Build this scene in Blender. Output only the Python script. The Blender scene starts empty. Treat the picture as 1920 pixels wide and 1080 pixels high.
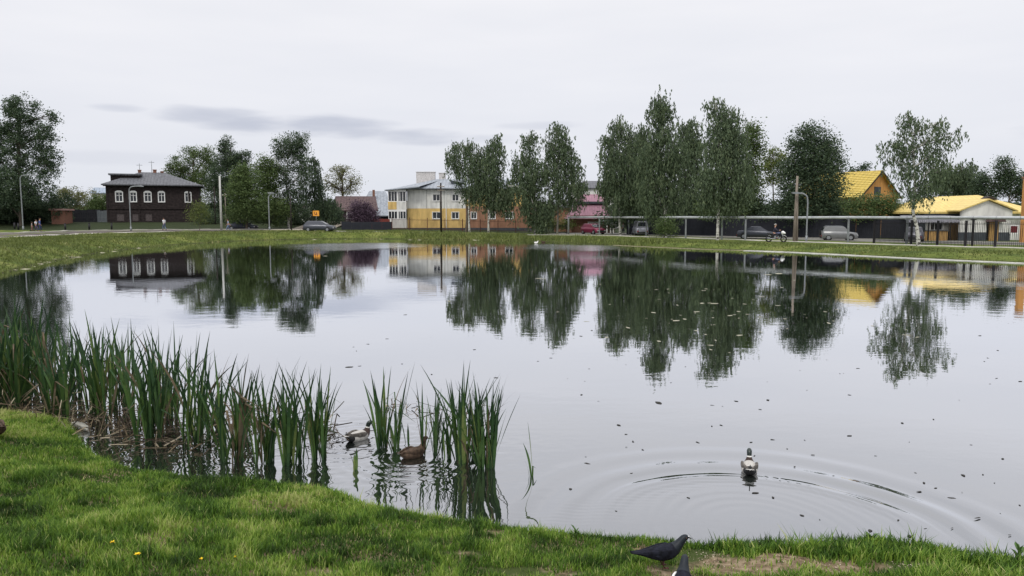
import bpy, math, random
import numpy as np
from mathutils import Vector, Matrix
R = math.radians
random.seed(7); rng = np.random.default_rng(7)
sc = bpy.context.scene
col = sc.collection

# ------------------------------------------------------------------ camera, sky, sun, exposure
CAMZ = 2.8; FPX = 1400.0; TH = math.atan(134/1400)
cam_d = bpy.data.cameras.new('camera'); cam = bpy.data.objects.new('camera', cam_d); col.objects.link(cam)
cam_d.sensor_width = 36; cam_d.lens = 36*FPX/1920; cam_d.clip_start = 0.1; cam_d.clip_end = 3000
cam.location = (0, 0, CAMZ); cam.rotation_euler = (R(90)-TH, 0, 0)
sc.camera = cam
SUN_EL, SUN_AZ = 52, 205      # high, behind the camera to the left
w = bpy.data.worlds.new('World'); sc.world = w; w.use_nodes = True
nt = w.node_tree; nt.nodes.clear()
def N(t, typ, **k):
    n = t.nodes.new(typ)
    for a, b in k.items(): setattr(n, a, b)
    return n
def math_node(t, op, a=None, b=None, c=None, clamp=False):
    n = N(t, 'ShaderNodeMath', operation=op); n.use_clamp = clamp
    for i, v in enumerate((a, b, c)):
        if v is None: continue
        if isinstance(v, (int, float)): n.inputs[i].default_value = v
        else: t.links.new(v, n.inputs[i])
    return n.outputs[0]
def ramp(t, fac, stops, interp='LINEAR'):
    n = N(t, 'ShaderNodeValToRGB'); n.color_ramp.interpolation = interp
    e = n.color_ramp.elements
    while len(e) < len(stops): e.new(0.5)
    for el, (p, c) in zip(e, stops):
        el.position = p; el.color = (c[0], c[1], c[2], 1)
    t.links.new(fac, n.inputs[0]); return n.outputs[0]
def mixc(t, f, a, b, typ='MIX'):
    n = N(t, 'ShaderNodeMix', data_type='RGBA', blend_type=typ)
    for s, v in ((n.inputs[0], f), (n.inputs[6], a), (n.inputs[7], b)):
        if isinstance(v, (int, float)): s.default_value = v
        elif isinstance(v, tuple): s.default_value = (*v, 1)
        else: t.links.new(v, s)
    return n.outputs[2]
tc = N(nt, 'ShaderNodeTexCoord'); sep = N(nt, 'ShaderNodeSeparateXYZ'); nt.links.new(tc.outputs['Generated'], sep.inputs[0])
el = math_node(nt, 'ARCSINE', sep.outputs[2]); az = math_node(nt, 'ARCTAN2', sep.outputs[0], sep.outputs[1])
el01 = math_node(nt, 'DIVIDE', el, math.pi/2, clamp=True)
base = ramp(nt, el01, [(0.0, (.72, .755, .825)), (.05, (.785, .80, .86)), (.18, (.87, .87, .905)), (.30, (1.0, 1.0, 1.04)), (.55, (1.6, 1.6, 1.63)), (1.0, (2.2, 2.2, 2.24))])
# cloud streaks: a few long low bars, broken up by noise
vec = N(nt, 'ShaderNodeCombineXYZ'); nt.links.new(math_node(nt, 'MULTIPLY', az, 7.0), vec.inputs[0]); nt.links.new(math_node(nt, 'MULTIPLY', el, 38.0), vec.inputs[1])
noi = N(nt, 'ShaderNodeTexNoise'); noi.inputs['Scale'].default_value = 1.0; noi.inputs['Detail'].default_value = 4; nt.links.new(vec.outputs[0], noi.inputs['Vector'])
nz = noi.outputs[0]
tot = None
def _dir(px, py):
    x = (px-960)/FPX; y = -(py-540)/FPX; Y_ = math.cos(TH)+y*math.sin(TH); Z_ = -math.sin(TH)+y*math.cos(TH); return math.atan2(x, Y_), math.asin(Z_/math.sqrt(x*x+Y_*Y_+Z_*Z_))
CLOUDS = [(*_dir(px_, py_), rx_/FPX, ry_/FPX, st_) for px_, py_, rx_, ry_, st_ in ((400, 216, 95, 16, .9), (470, 232, 90, 18, 1.0), (610, 238, 110, 20, 1.0), (660, 252, 60, 14, .9), (790, 258, 100, 14, .9), (900, 262, 80, 10, .5), (225, 202, 45, 7, .55), (1010, 235, 80, 8, .45), (180, 295, 160, 12, .25), (-500, 230, 300, 20, .7), (2500, 220, 300, 20, .7))]
for (a0, e0, ra, re, st) in CLOUDS:
    dx = math_node(nt, 'DIVIDE', math_node(nt, 'SUBTRACT', az, a0), ra); dy = math_node(nt, 'DIVIDE', math_node(nt, 'SUBTRACT', el, e0), re)
    d = math_node(nt, 'ADD', math_node(nt, 'MULTIPLY', dx, dx), math_node(nt, 'MULTIPLY', dy, dy))
    d = math_node(nt, 'ADD', d, math_node(nt, 'MULTIPLY', math_node(nt, 'SUBTRACT', nz, .5), 4.0))
    mr = N(nt, 'ShaderNodeMapRange', interpolation_type='SMOOTHERSTEP'); nt.links.new(d, mr.inputs[0])
    mr.inputs[1].default_value = 1.7; mr.inputs[2].default_value = -.6; mr.inputs[3].default_value = 0; mr.inputs[4].default_value = st
    tot = mr.outputs[0] if tot is None else math_node(nt, 'MAXIMUM', tot, mr.outputs[0])
haze_n = N(nt, 'ShaderNodeTexNoise'); haze_n.inputs['Scale'].default_value = 0.45; haze_n.inputs['Detail'].default_value = 3; nt.links.new(vec.outputs[0], haze_n.inputs['Vector'])
base = mixc(nt, 1.0, base, ramp(nt, haze_n.outputs[0], [(.3, (.955, .96, .97)), (.7, (1.02, 1.015, 1.01))]), 'MULTIPLY')
cl = mixc(nt, math_node(nt, 'MULTIPLY', tot, .85), base, (.50, .53, .63))
sky = N(nt, 'ShaderNodeTexSky', sky_type='NISHITA'); sky.sun_disc = False
sky.sun_elevation = R(SUN_EL); sky.sun_rotation = R(SUN_AZ); sky.dust_density = 3
skys = mixc(nt, 1.0, sky.outputs[0], (.1, .1, .1), 'MULTIPLY')
bg = N(nt, 'ShaderNodeBackground'); nt.links.new(mixc(nt, .06, cl, skys), bg.inputs[0]); bg.inputs[1].default_value = 1.0
out = N(nt, 'ShaderNodeOutputWorld'); nt.links.new(bg.outputs[0], out.inputs[0])
sd = bpy.data.lights.new('sun', 'SUN'); sd.energy = 1.3; sd.angle = R(14); sd.color = (1, .95, .87)
sun = bpy.data.objects.new('sun', sd); col.objects.link(sun)
a, e = R(SUN_AZ), R(SUN_EL)
sdir = Vector((math.sin(a)*math.cos(e), math.cos(a)*math.cos(e), math.sin(e)))
sun.rotation_euler = sdir.to_track_quat('Z', 'Y').to_euler(); sun.location = (-20, -30, 60)
vs = sc.view_settings; vs.view_transform = 'Standard'; vs.look = 'None'; vs.exposure = 0.09; vs.gamma = 1; vs.use_curve_mapping = False
sc.render.engine = 'CYCLES'; sc.cycles.max_bounces = 6; sc.cycles.transparent_max_bounces = 4; sc.cycles.use_denoising = True

# ------------------------------------------------------------------ measuring: a pixel of the photograph to a point of the place
def ray(px, py):
    x = (px-960)/FPX; y = -(py-540)/FPX
    return x, math.cos(TH)+y*math.sin(TH), -math.sin(TH)+y*math.cos(TH)
def wpt(px, py, z=0.0):
    r = ray(px, py); t = (z-CAMZ)/r[2]; return Vector((r[0]*t, r[1]*t, z))
def dpt(px, py, D):
    r = ray(px, py); t = D/r[1]; return Vector((r[0]*t, D, CAMZ+r[2]*t))
def zat(py, D): return dpt(960, py, D).z
def xat(px, D, py=420): return dpt(px, py, D).x

# ------------------------------------------------------------------ value noise
def vnoise(x, y, seed=0):
    x = np.asarray(x, float); y = np.asarray(y, float)
    xi = np.floor(x).astype(np.int64); yi = np.floor(y).astype(np.int64); fx = x-xi; fy = y-yi
    fx = fx*fx*(3-2*fx); fy = fy*fy*(3-2*fy)
    def h(i, j):
        n = (i*374761393 + j*668265263 + seed*1442695041) & 0xffffffff
        n = ((n ^ (n >> 13))*1274126177) & 0xffffffff
        return ((n ^ (n >> 16)) & 0xffff)/65535.0
    return (h(xi, yi)*(1-fx)+h(xi+1, yi)*fx)*(1-fy)+(h(xi, yi+1)*(1-fx)+h(xi+1, yi+1)*fx)*fy
def fbm(x, y, seed=0, o=3):
    s = 0; a = .5; t = 0
    for i in range(o): s = s+a*vnoise(np.asarray(x)*2**i, np.asarray(y)*2**i, seed+i); t += a; a *= .5
    return s/t
def sst(a, b, x):
    t = np.clip((np.asarray(x, float)-a)/(b-a), 0, 1); return t*t*(3-2*t)

# ------------------------------------------------------------------ pond outline and terrain heights
near_px = [(0, 772), (60, 776), (120, 790), (150, 820), (175, 850), (215, 868), (300, 888), (400, 897), (480, 902), (580, 908), (650, 925), (700, 950), (760, 958), (830, 970), (900, 978), (960, 988), (1050, 998),
           (1130, 1003), (1200, 1006), (1260, 1011), (1300, 1019), (1340, 1024), (1400, 1019), (1460, 1021), (1500, 1030), (1540, 1021), (1600, 1016), (1680, 1014), (1740, 1024), (1790, 1038), (1840, 1050), (1880, 1046), (1920, 1044)]
nearp = [tuple(wpt(x, y, .08).xy) for x, y in near_px]
far_px = [(1920, 494), (1720, 485), (1500, 474), (1400, 470), (1300, 467), (1150, 460), (1000, 452), (850, 449), (700, 448), (600, 448), (500, 450), (420, 453), (300, 461), (200, 472), (100, 490), (0, 515)]
farp = [tuple(wpt(x, y, 0).xy) for x, y in far_px]
poly = nearp + [(5.2, 6.3), (7.5, 7.2), (12, 9), (20, 15), (29, 26), (32.5, 36)] + farp + [(-22.5, 25), (-16, 16), (-10.5, 12)]
P = np.array(poly)
def sdist(x, y):
    """signed distance to the pond outline: positive on land"""
    x = np.asarray(x, float); y = np.asarray(y, float); sh = x.shape; x = x.ravel(); y = y.ravel()
    dmin = np.full(x.shape, 1e9); ins = np.zeros(x.shape, bool)
    n = len(P)
    for i in range(n):
        ax, ay = P[i]; bx, by = P[(i+1) % n]; ex, ey = bx-ax, by-ay
        t = np.clip(((x-ax)*ex+(y-ay)*ey)/(ex*ex+ey*ey+1e-12), 0, 1)
        dmin = np.minimum(dmin, (x-ax-t*ex)**2+(y-ay-t*ey)**2)
        c = ((ay > y) != (by > y))
        with np.errstate(divide='ignore', invalid='ignore'): c &= x < (bx-ax)*(y-ay)/(by-ay+1e-12)+ax
        ins ^= c
    d = np.sqrt(dmin); return np.where(ins, -d, d).reshape(sh)
def terr(x, y, sd=None):
    x = np.asarray(x, float); y = np.asarray(y, float)
    if sd is None: sd = sdist(x, y)
    near = sst(24, 13, y)
    zfar = .35 + .45*sst(6, -22, x)
    rise = 1.0*sst(116, 128, y)*sst(-22, -34, x)
    fz = zfar*sst(-.1, 3.2, sd)*(.92+.16*vnoise(x*.6, y*.6, 5)) + rise
    nz = .10*sst(-.05, .18, sd) + .135*np.clip(sd, 0, 8) + .13*(fbm(x*1.5, y*1.8, 3)-.5)*sst(0, .6, sd)
    z = np.where(sd > -.02, near*nz+(1-near)*fz, 0)
    bed = -.5*sst(0, .8, -sd)-.04
    return np.where(sd > 0, z, bed)
def tz(x, y): return float(terr(np.array([x]), np.array([y]))[0])
def gpt(px, py):
    z = .4
    for _ in range(25):
        p = wpt(px, py, z); z = .5*z+.5*tz(p.x, p.y)
    return Vector((p.x, p.y, tz(p.x, p.y)))

# ------------------------------------------------------------------ materials
def mat(name, c, rough=.8, var=.18, scale=6.0, bump=0.0, metal=0.0, spec=.3, stretch=None, c2=None, detail=4):
    m = bpy.data.materials.new(name); m.use_nodes = True; t = m.node_tree; b = t.nodes['Principled BSDF']
    b.inputs['Roughness'].default_value = rough; b.inputs['Metallic'].default_value = metal; b.inputs['Specular IOR Level'].default_value = spec
    tcn = N(t, 'ShaderNodeTexCoord'); mp = N(t, 'ShaderNodeMapping'); t.links.new(tcn.outputs['Object'], mp.inputs[0])
    if stretch: mp.inputs['Scale'].default_value = stretch
    n = N(t, 'ShaderNodeTexNoise'); n.inputs['Scale'].default_value = scale; n.inputs['Detail'].default_value = detail; t.links.new(mp.outputs[0], n.inputs[0])
    lo = tuple(v*(1-var) for v in c); hi = tuple(min(1, v*(1+var)) for v in (c2 or c))
    t.links.new(ramp(t, n.outputs[0], [(.3, lo), (.7, hi)]), b.inputs['Base Color'])
    if bump:
        bn = N(t, 'ShaderNodeBump'); bn.inputs['Distance'].default_value = bump; t.links.new(n.outputs[0], bn.inputs['Height']); t.links.new(bn.outputs[0], b.inputs['Normal'])
    return m
def leafmat(name, stops, trans=.3, rough=.6, attr='v'):
    """leaf colour varies from leaf to leaf (attribute v)"""
    m = bpy.data.materials.new(name); m.use_nodes = True; t = m.node_tree; b = t.nodes['Principled BSDF']
    b.inputs['Roughness'].default_value = rough; b.inputs['Specular IOR Level'].default_value = .25
    at = N(t, 'ShaderNodeAttribute'); at.attribute_name = attr
    c = ramp(t, at.outputs['Fac'], stops); t.links.new(c, b.inputs['Base Color'])
    tr = N(t, 'ShaderNodeBsdfTranslucent'); t.links.new(c, tr.inputs[0])
    mx = N(t, 'ShaderNodeMixShader'); mx.inputs[0].default_value = trans
    t.links.new(b.outputs[0], mx.inputs[1]); t.links.new(tr.outputs[0], mx.inputs[2]); t.links.new(mx.outputs[0], t.nodes['Material Output'].inputs[0])
    return m
M = {}
M['bark'] = mat('bark', (.11, .09, .07), .9, .4, 8, .02)
M['bark_grey'] = mat('bark_grey', (.16, .15, .13), .9, .35, 8, .02)
def birch_bark():
    m = mat('birch_bark', (.55, .54, .50), .8, .1, 3, .004); t = m.node_tree; b = t.nodes['Principled BSDF']
    tcn = N(t, 'ShaderNodeTexCoord'); mp = N(t, 'ShaderNodeMapping'); mp.inputs['Scale'].default_value = (2, 2, 3.2); t.links.new(tcn.outputs['Object'], mp.inputs[0])
    n = N(t, 'ShaderNodeTexNoise'); n.inputs['Scale'].default_value = 1.6; n.inputs['Detail'].default_value = 5; t.links.new(mp.outputs[0], n.inputs[0])
    t.links.new(ramp(t, n.outputs[0], [(.40, (.06, .055, .05)), (.50, (.50, .49, .45)), (1, (.62, .61, .57))]), b.inputs['Base Color']); return m
M['birch_bark'] = birch_bark()
M['leaf_birch'] = leafmat('leaf_birch', [(0, (.046, .070, .042)), (.6, (.100, .140, .074)), (1, (.17, .21, .11))])
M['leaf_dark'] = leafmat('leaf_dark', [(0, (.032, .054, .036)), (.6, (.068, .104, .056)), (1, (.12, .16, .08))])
M['leaf_mid'] = leafmat('leaf_mid', [(0, (.046, .072, .028)), (.6, (.095, .142, .048)), (1, (.16, .21, .07))])
M['leaf_light'] = leafmat('leaf_light', [(0, (.06, .085, .025)), (.6, (.12, .155, .04)), (1, (.20, .22, .07))])
M['leaf_sparse'] = leafmat('leaf_sparse', [(0, (.09, .095, .045)), (.6, (.16, .17, .07)), (1, (.24, .24, .11))])
M['leaf_lilac'] = leafmat('leaf_lilac', [(0, (.045, .03, .04)), (.6, (.10, .065, .095)), (1, (.24, .17, .24))])
M['grass'] = leafmat('grass', [(0, (.022, .045, .010)), (.3, (.050, .112, .014)), (.55, (.115, .215, .026)), (.8, (.25, .355, .055)), (1, (.42, .43, .17))], .35)
M['reed'] = leafmat('reed', [(0, (.010, .026, .012)), (.45, (.030, .070, .026)), (.75, (.075, .140, .035)), (1, (.18, .22, .07))], .2, .55)
M['far_grass'] = leafmat('far_grass', [(0, (.07, .085, .025)), (.5, (.12, .15, .04)), (.8, (.2, .23, .07)), (1, (.34, .30, .15))])

# ------------------------------------------------------------------ mesh builder
class MB:
    def __init__(s): s.v = []; s.f = []; s.m = []; s.smooth = []
    def add(s, vs, fs, mi=0, sm=False):
        o = len(s.v); s.v += [tuple(v) for v in vs]; s.f += [tuple(i+o for i in f) for f in fs]; s.m += [mi]*len(fs); s.smooth += [sm]*len(fs); return s
    def box(s, x0, x1, y0, y1, z0, z1, mi=0):
        v = [(x, y, z) for z in (z0, z1) for y in (y0, y1) for x in (x0, x1)]
        return s.add(v, [(0, 2, 3, 1), (4, 5, 7, 6), (0, 1, 5, 4), (2, 6, 7, 3), (0, 4, 6, 2), (1, 3, 7, 5)], mi)
    def bbox(s, x0, x1, y0, y1, z0, z1, b=.02, mi=0):
        """box with chamfered vertical section"""
        pts = [(x0+b, y0), (x1-b, y0), (x1, y0+b), (x1, y1-b), (x1-b, y1), (x0+b, y1), (x0, y1-b), (x0, y0+b)]
        v = [(p[0], p[1], z0) for p in pts]+[(p[0], p[1], z1) for p in pts]
        return s.add(v, [tuple(range(7, -1, -1)), tuple(range(8, 16))]+[(i, (i+1) % 8, 8+(i+1) % 8, 8+i) for i in range(8)], mi)
    def prism(s, pts, a0, a1, axis='y', mi=0):
        """polygon in xz (axis y) or yz (axis x) or xy (axis z), pushed from a0 to a1"""
        n = len(pts)
        def q(p, a): return (p[0], a, p[1]) if axis == 'y' else (a, p[0], p[1]) if axis == 'x' else (p[0], p[1], a)
        v = [q(p, a0) for p in pts]+[q(p, a1) for p in pts]
        return s.add(v, [tuple(range(n)), tuple(range(2*n-1, n-1, -1))]+[(i, i+n, (i+1) % n+n, (i+1) % n) for i in range(n)], mi)
    def tube(s, path, rad, seg=6, mi=0, sm=True, cap=True):
        path = [Vector(p) for p in path]; n = len(path)
        if not hasattr(rad, '__len__'): rad = [rad]*n
        o = len(s.v); ref = None
        for i, p in enumerate(path):
            d = (path[min(i+1, n-1)]-path[max(i-1, 0)]).normalized()
            if ref is None:
                ref = Vector((1, 0, 0)) if abs(d.x) < .9 else Vector((0, 1, 0))
            u = (ref-d*ref.dot(d)).normalized(); ref = u; v = d.cross(u)
            for k in range(seg):
                a = 2*math.pi*k/seg; q = p+(u*math.cos(a)+v*math.sin(a))*rad[i]; s.v.append(tuple(q))
        for i in range(n-1):
            for k in range(seg):
                s.f.append((o+i*seg+k, o+i*seg+(k+1) % seg, o+(i+1)*seg+(k+1) % seg, o+(i+1)*seg+k)); s.m.append(mi); s.smooth.append(sm)
        if cap:
            s.f.append(tuple(o+k for k in range(seg-1, -1, -1))); s.f.append(tuple(o+(n-1)*seg+k for k in range(seg))); s.m += [mi, mi]; s.smooth += [False, False]
        return s
    def loft(s, spine, seg=14, mats=None):
        """spine points (x, y, z, halfwidth sideways, halfheight, matindex); body lies in the xz plane"""
        n = len(spine); o = len(s.v)
        for i, p in enumerate(spine):
            a = Vector(spine[max(i-1, 0)][:3]); b = Vector(spine[min(i+1, n-1)][:3]); d = (b-a).normalized()
            side = Vector((0, 1, 0)); up = side.cross(d)*-1
            if up.length < .01: up = Vector((0, 0, 1))
            up.normalize(); c = Vector(p[:3])
            for k in range(seg):
                t = 2*math.pi*k/seg; q = c+side*math.cos(t)*p[3]+up*math.sin(t)*p[4]; s.v.append(tuple(q))
        for i in range(n-1):
            for k in range(seg):
                s.f.append((o+i*seg+k, o+i*seg+(k+1) % seg, o+(i+1)*seg+(k+1) % seg, o+(i+1)*seg+k)); s.m.append(int(spine[i][5])); s.smooth.append(True)
        s.f.append(tuple(o+k for k in range(seg-1, -1, -1))); s.f.append(tuple(o+(n-1)*seg+k for k in range(seg)))
        s.m += [int(spine[0][5]), int(spine[-1][5])]; s.smooth += [True, True]; return s
    def build(s, name, mats, parent=None, loc=None):
        me = bpy.data.meshes.new(name); me.from_pydata(s.v, [], s.f)
        if not isinstance(mats, (list, tuple)): mats = [mats]
        for m in mats: me.materials.append(m)
        me.polygons.foreach_set('material_index', s.m); me.polygons.foreach_set('use_smooth', s.smooth); me.update()
        o = bpy.data.objects.new(name, me); col.objects.link(o)
        if parent: o.parent = parent
        if loc is not None: o.location = loc
        return o
def tag(o, label=None, cat=None, group=None, kind=None):
    if label: o['label'] = label
    if cat: o['category'] = cat
    if group: o['group'] = group
    if kind: o['kind'] = kind
    return o
def thing(name, label, cat, loc=(0, 0, 0), rz=0, group=None):
    o = bpy.data.objects.new(name, None); col.objects.link(o); o.location = loc; o.rotation_euler = (0, 0, rz); o.empty_display_size = .3
    return tag(o, label, cat, group)
def copy_tree(o, parent=None):
    c = o.copy(); col.objects.link(c); c.parent = parent
    for ch in o.children: copy_tree(ch, c)
    return c
def quads_mesh(name, V, nper, m, parent=None, v=None, extra_faces=None, smooth=False):
    """V: (n, nper, 3) array of separate polygons; v: per-polygon value stored as face attribute"""
    n = V.shape[0]; me = bpy.data.meshes.new(name)
    me.vertices.add(n*nper); me.vertices.foreach_set('co', V.reshape(-1).astype(np.float32))
    me.loops.add(n*nper); me.loops.foreach_set('vertex_index', np.arange(n*nper, dtype=np.int32))
    me.polygons.add(n); me.polygons.foreach_set('loop_start', (np.arange(n)*nper).astype(np.int32)); me.polygons.foreach_set('loop_total', np.full(n, nper, np.int32))
    me.update(calc_edges=True)
    if v is not None:
        at = me.attributes.new('v', 'FLOAT', 'FACE'); at.data.foreach_set('value', v.astype(np.float32))
    me.materials.append(m); o = bpy.data.objects.new(name, me); col.objects.link(o)
    if parent: o.parent = parent
    return o

# ------------------------------------------------------------------ ground
def axis_vals(fine0, fine1, fs, mid0, mid1, ms, lo, hi):
    a = list(np.arange(fine0, fine1, fs)); x = fine1
    s = fs
    while x < mid1: a.append(x); s = min(ms, s*1.12); x += s
    while x < hi: a.append(x); s *= 1.25; x += s
    a.append(hi); x = fine0; s = fs; b = []
    while x > mid0: s = min(ms, s*1.12); x -= s; b.append(x)
    while x > lo: s *= 1.25; x -= s; b.append(max(x, lo))
    return np.array(b[::-1]+a)
def grid_obj(name, xs, ys, zf, m):
    X, Y = np.meshgrid(xs, ys); Z = zf(X, Y); V = np.stack([X, Y, Z], -1).reshape(-1, 3)
    ny, nx = X.shape; i = np.arange(ny*nx).reshape(ny, nx)
    F = np.stack([i[:-1, :-1], i[:-1, 1:], i[1:, 1:], i[1:, :-1]], -1).reshape(-1, 4)
    me = bpy.data.meshes.new(name); me.vertices.add(len(V)); me.vertices.foreach_set('co', V.reshape(-1).astype(np.float32))
    me.loops.add(F.size); me.loops.foreach_set('vertex_index', F.reshape(-1).astype(np.int32))
    me.polygons.add(len(F)); me.polygons.foreach_set('loop_start', (np.arange(len(F))*4).astype(np.int32)); me.polygons.foreach_set('loop_total', np.full(len(F), 4, np.int32))
    me.polygons.foreach_set('use_smooth', np.ones(len(F), bool)); me.update(calc_edges=True); me.materials.append(m)
    o = bpy.data.objects.new(name, me); col.objects.link(o); return o
def ground_mat():
    m = bpy.data.materials.new('ground'); m.use_nodes = True; t = m.node_tree; b = t.nodes['Principled BSDF']; b.inputs['Roughness'].default_value = .95; b.inputs['Specular IOR Level'].default_value = .1
    g = N(t, 'ShaderNodeNewGeometry'); sp = N(t, 'ShaderNodeSeparateXYZ'); t.links.new(g.outputs['Position'], sp.inputs[0])
    def noise(s, d=4, st=None):
        n = N(t, 'ShaderNodeTexNoise'); n.inputs['Scale'].default_value = s; n.inputs['Detail'].default_value = d
        if st:
            mp = N(t, 'ShaderNodeMapping'); mp.inputs['Scale'].default_value = st; t.links.new(g.outputs['Position'], mp.inputs[0]); t.links.new(mp.outputs[0], n.inputs[0])
        else: t.links.new(g.outputs['Position'], n.inputs[0])
        return n.outputs[0]
    soil = ramp(t, noise(14, 8), [(.3, (.07, .05, .032)), (.5, (.17, .125, .08)), (.72, (.30, .24, .165))])
    near = mixc(t, ramp(t, noise(2.2), [(.45, (0, 0, 0)), (.6, (1, 1, 1))]), soil, (.045, .06, .018))
    patch = ramp(t, noise(.35, 6), [(.36, (.050, .075, .018)), (.52, (.095, .125, .028)), (.66, (.15, .165, .05))])
    fine = ramp(t, noise(3.5, 5), [(.3, (.75, .75, .72)), (.7, (1.25, 1.22, 1.15))])
    far = mixc(t, 1, patch, fine, 'MULTIPLY')
    f = N(t, 'ShaderNodeMapRange'); t.links.new(sp.outputs[1], f.inputs[0]); f.inputs[1].default_value = 13; f.inputs[2].default_value = 20
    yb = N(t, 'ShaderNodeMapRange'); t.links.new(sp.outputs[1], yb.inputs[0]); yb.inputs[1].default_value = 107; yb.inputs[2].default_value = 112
    far = mixc(t, yb.outputs[0], far, mixc(t, 1, (.028, .038, .018), fine, 'MULTIPLY'))  # rough grass beyond the road, darkened: shade under the trees put into its colour
    c = mixc(t, f.outputs[0], near, far)
    # dark damp strip at the water, from the height above the water
    dz = N(t, 'ShaderNodeMapRange'); t.links.new(sp.outputs[2], dz.inputs[0]); dz.inputs[1].default_value = 0.0; dz.inputs[2].default_value = .09
    c = mixc(t, dz.outputs[0], (.035, .032, .018), c)
    t.links.new(c, b.inputs['Base Color'])
    bn = N(t, 'ShaderNodeBump'); bn.inputs['Distance'].default_value = .02; t.links.new(noise(16, 8), bn.inputs['Height']); t.links.new(bn.outputs[0], b.inputs['Normal'])
    return m
xs = axis_vals(-9, 7, .12, -80, 75, .7, -900, 900); ys = axis_vals(2.2, 13, .12, -6, 140, .7, -60, 1500)
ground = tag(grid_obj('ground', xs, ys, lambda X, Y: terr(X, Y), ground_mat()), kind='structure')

# ------------------------------------------------------------------ water (real waves near the birds, fine relief elsewhere)
wake_c = wpt(1430, 1000, 0); drake_p = wpt(1405, 884, 0); hen_p = wpt(772, 858, 0); d2_p = wpt(670, 826, 0)
def water_z(X, Y):
    z = np.zeros_like(X)
    r = np.hypot(X-wake_c.x, Y-wake_c.y); n1 = fbm(X*.9, Y*.9, 40)
    rr = r+.10*(n1-.5)
    ang = np.arctan2(Y-wake_c.y, X-wake_c.x); am_ = (.35+1.0*vnoise(ang*1.6+9, rr*1.5, 4))*(.35+.65*sst(-.9, .2, np.sin(ang)+.9*np.abs(np.cos(ang))))
    z += .0105*am_*np.exp(-((rr-1.70)/.36)**2)*np.sin(2*np.pi*rr/.44)+.0065*np.exp(-((rr-2.25)/.3)**2)*(.3+vnoise(ang*2, rr, 14))*np.sin(2*np.pi*rr/.55)+.0016*am_*np.exp(-((rr-1.45)/.25)**2)*np.sin(2*np.pi*(rr+.02*n1)/.11)
    z += .0013*np.exp(-((rr-.95)/.38)**2)*np.sin(2*np.pi*(r*(1+.12*np.cos(ang*2))+.05*n1)/.15)*(.4+vnoise(X*2, Y*3, 14))
    # V behind the drake
    for (sx, sy) in ((-.86, -.50), (.62, -.78)):
        dx, dy = X-drake_p.x, Y-drake_p.y; al = dx*sx+dy*sy; ac = -dx*sy+dy*sx
        z += .0040*sst(.02, .15, al)*np.exp(-np.clip(al, 0, 9)/1.1)*np.exp(-(ac/(.05+.075*np.clip(al, 0, 3)))**2)*np.sin(2*np.pi*(ac*.7+al*.45)/.065)
    for (c, r0, wd, lam, am) in ((hen_p, .34, .16, .12, .0065), (hen_p, .66, .20, .16, .0055), (d2_p, .3, .2, .10, .0034), (d2_p, .7, .2, .14, .0026)):
        r = np.hypot(X-c.x, Y-c.y)+.04*(fbm(X*3, Y*3, 8)-.5)
        z += am*np.exp(-((r-r0)/wd)**2)*np.sin(2*np.pi*r/lam)
    chop = np.exp(-((X+1.9)/1.7)**2-((Y-8.6)/1.3)**2)+.8*np.exp(-((X+4.0)/1.6)**2-((Y-9.4)/1.1)**2)
    z += .016*chop*(fbm(X*7, Y*10, 77, 2)-.5)
    return z
def water_mat():
    m = bpy.data.materials.new('pond_water'); m.use_nodes = True; t = m.node_tree; t.nodes.clear()
    g = N(t, 'ShaderNodeNewGeometry')
    def noise(sc_, st, d=3):
        mp = N(t, 'ShaderNodeMapping'); mp.inputs['Scale'].default_value = st; t.links.new(g.outputs['Position'], mp.inputs[0])
        n = N(t, 'ShaderNodeTexNoise'); n.inputs['Scale'].default_value = sc_; n.inputs['Detail'].default_value = d; t.links.new(mp.outputs[0], n.inputs[0]); return n.outputs[0]
    h1 = noise(1.6, (.8, 1.3, 1)); h2 = noise(9, (1, 1.4, 1), 2); calm = ramp(t, noise(.09, (1, 1.5, 1)), [(.42, (.35, .35, .35)), (.62, (1, 1, 1))])
    ad = math_node(t, 'ADD', h1, math_node(t, 'MULTIPLY', h2, .10))
    ad = math_node(t, 'MULTIPLY', ad, calm)
    bn = N(t, 'ShaderNodeBump'); bn.inputs['Distance'].default_value = .0035; bn.inputs['Strength'].default_value = 1; t.links.new(ad, bn.inputs['Height'])
    gl = N(t, 'ShaderNodeBsdfGlossy'); gl.inputs['Roughness'].default_value = .015; gl.inputs['Color'].default_value = (.94, .95, .98, 1); t.links.new(bn.outputs[0], gl.inputs['Normal'])
    br = N(t, 'ShaderNodeAttribute'); br.attribute_name = 'breeze'; t.links.new(math_node(t, 'MULTIPLY_ADD', br.outputs['Fac'], .16, math_node(t, 'MULTIPLY', calm, .018)), gl.inputs['Roughness'])
    df = N(t, 'ShaderNodeBsdfDiffuse'); df.inputs['Color'].default_value = (.010, .013, .010, 1)
    fr = N(t, 'ShaderNodeFresnel'); fr.inputs['IOR'].default_value = 1.34; t.links.new(bn.outputs[0], fr.inputs['Normal'])
    f = ramp(t, fr.outputs[0], [(0, (.07, .07, .07)), (.05, (.30, .30, .30)), (.12, (.52, .52, .52)), (.25, (.75, .75, .75)), (.45, (.90, .90, .90)), (1, (1, 1, 1))])
    mx = N(t, 'ShaderNodeMixShader'); t.links.new(f, mx.inputs[0]); t.links.new(df.outputs[0], mx.inputs[1]); t.links.new(gl.outputs[0], mx.inputs[2])
    o = N(t, 'ShaderNodeOutputMaterial'); t.links.new(mx.outputs[0], o.inputs[0]); return m
wxs = axis_vals(-5.2, 5.2, .025, -62, 40, 1.5, -63, 41); wys = axis_vals(5.2, 10.6, .025, 3, 96, 1.5, 2.9, 97)
water = tag(grid_obj('pond_water', wxs, wys, water_z, water_mat()), kind='structure')
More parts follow.
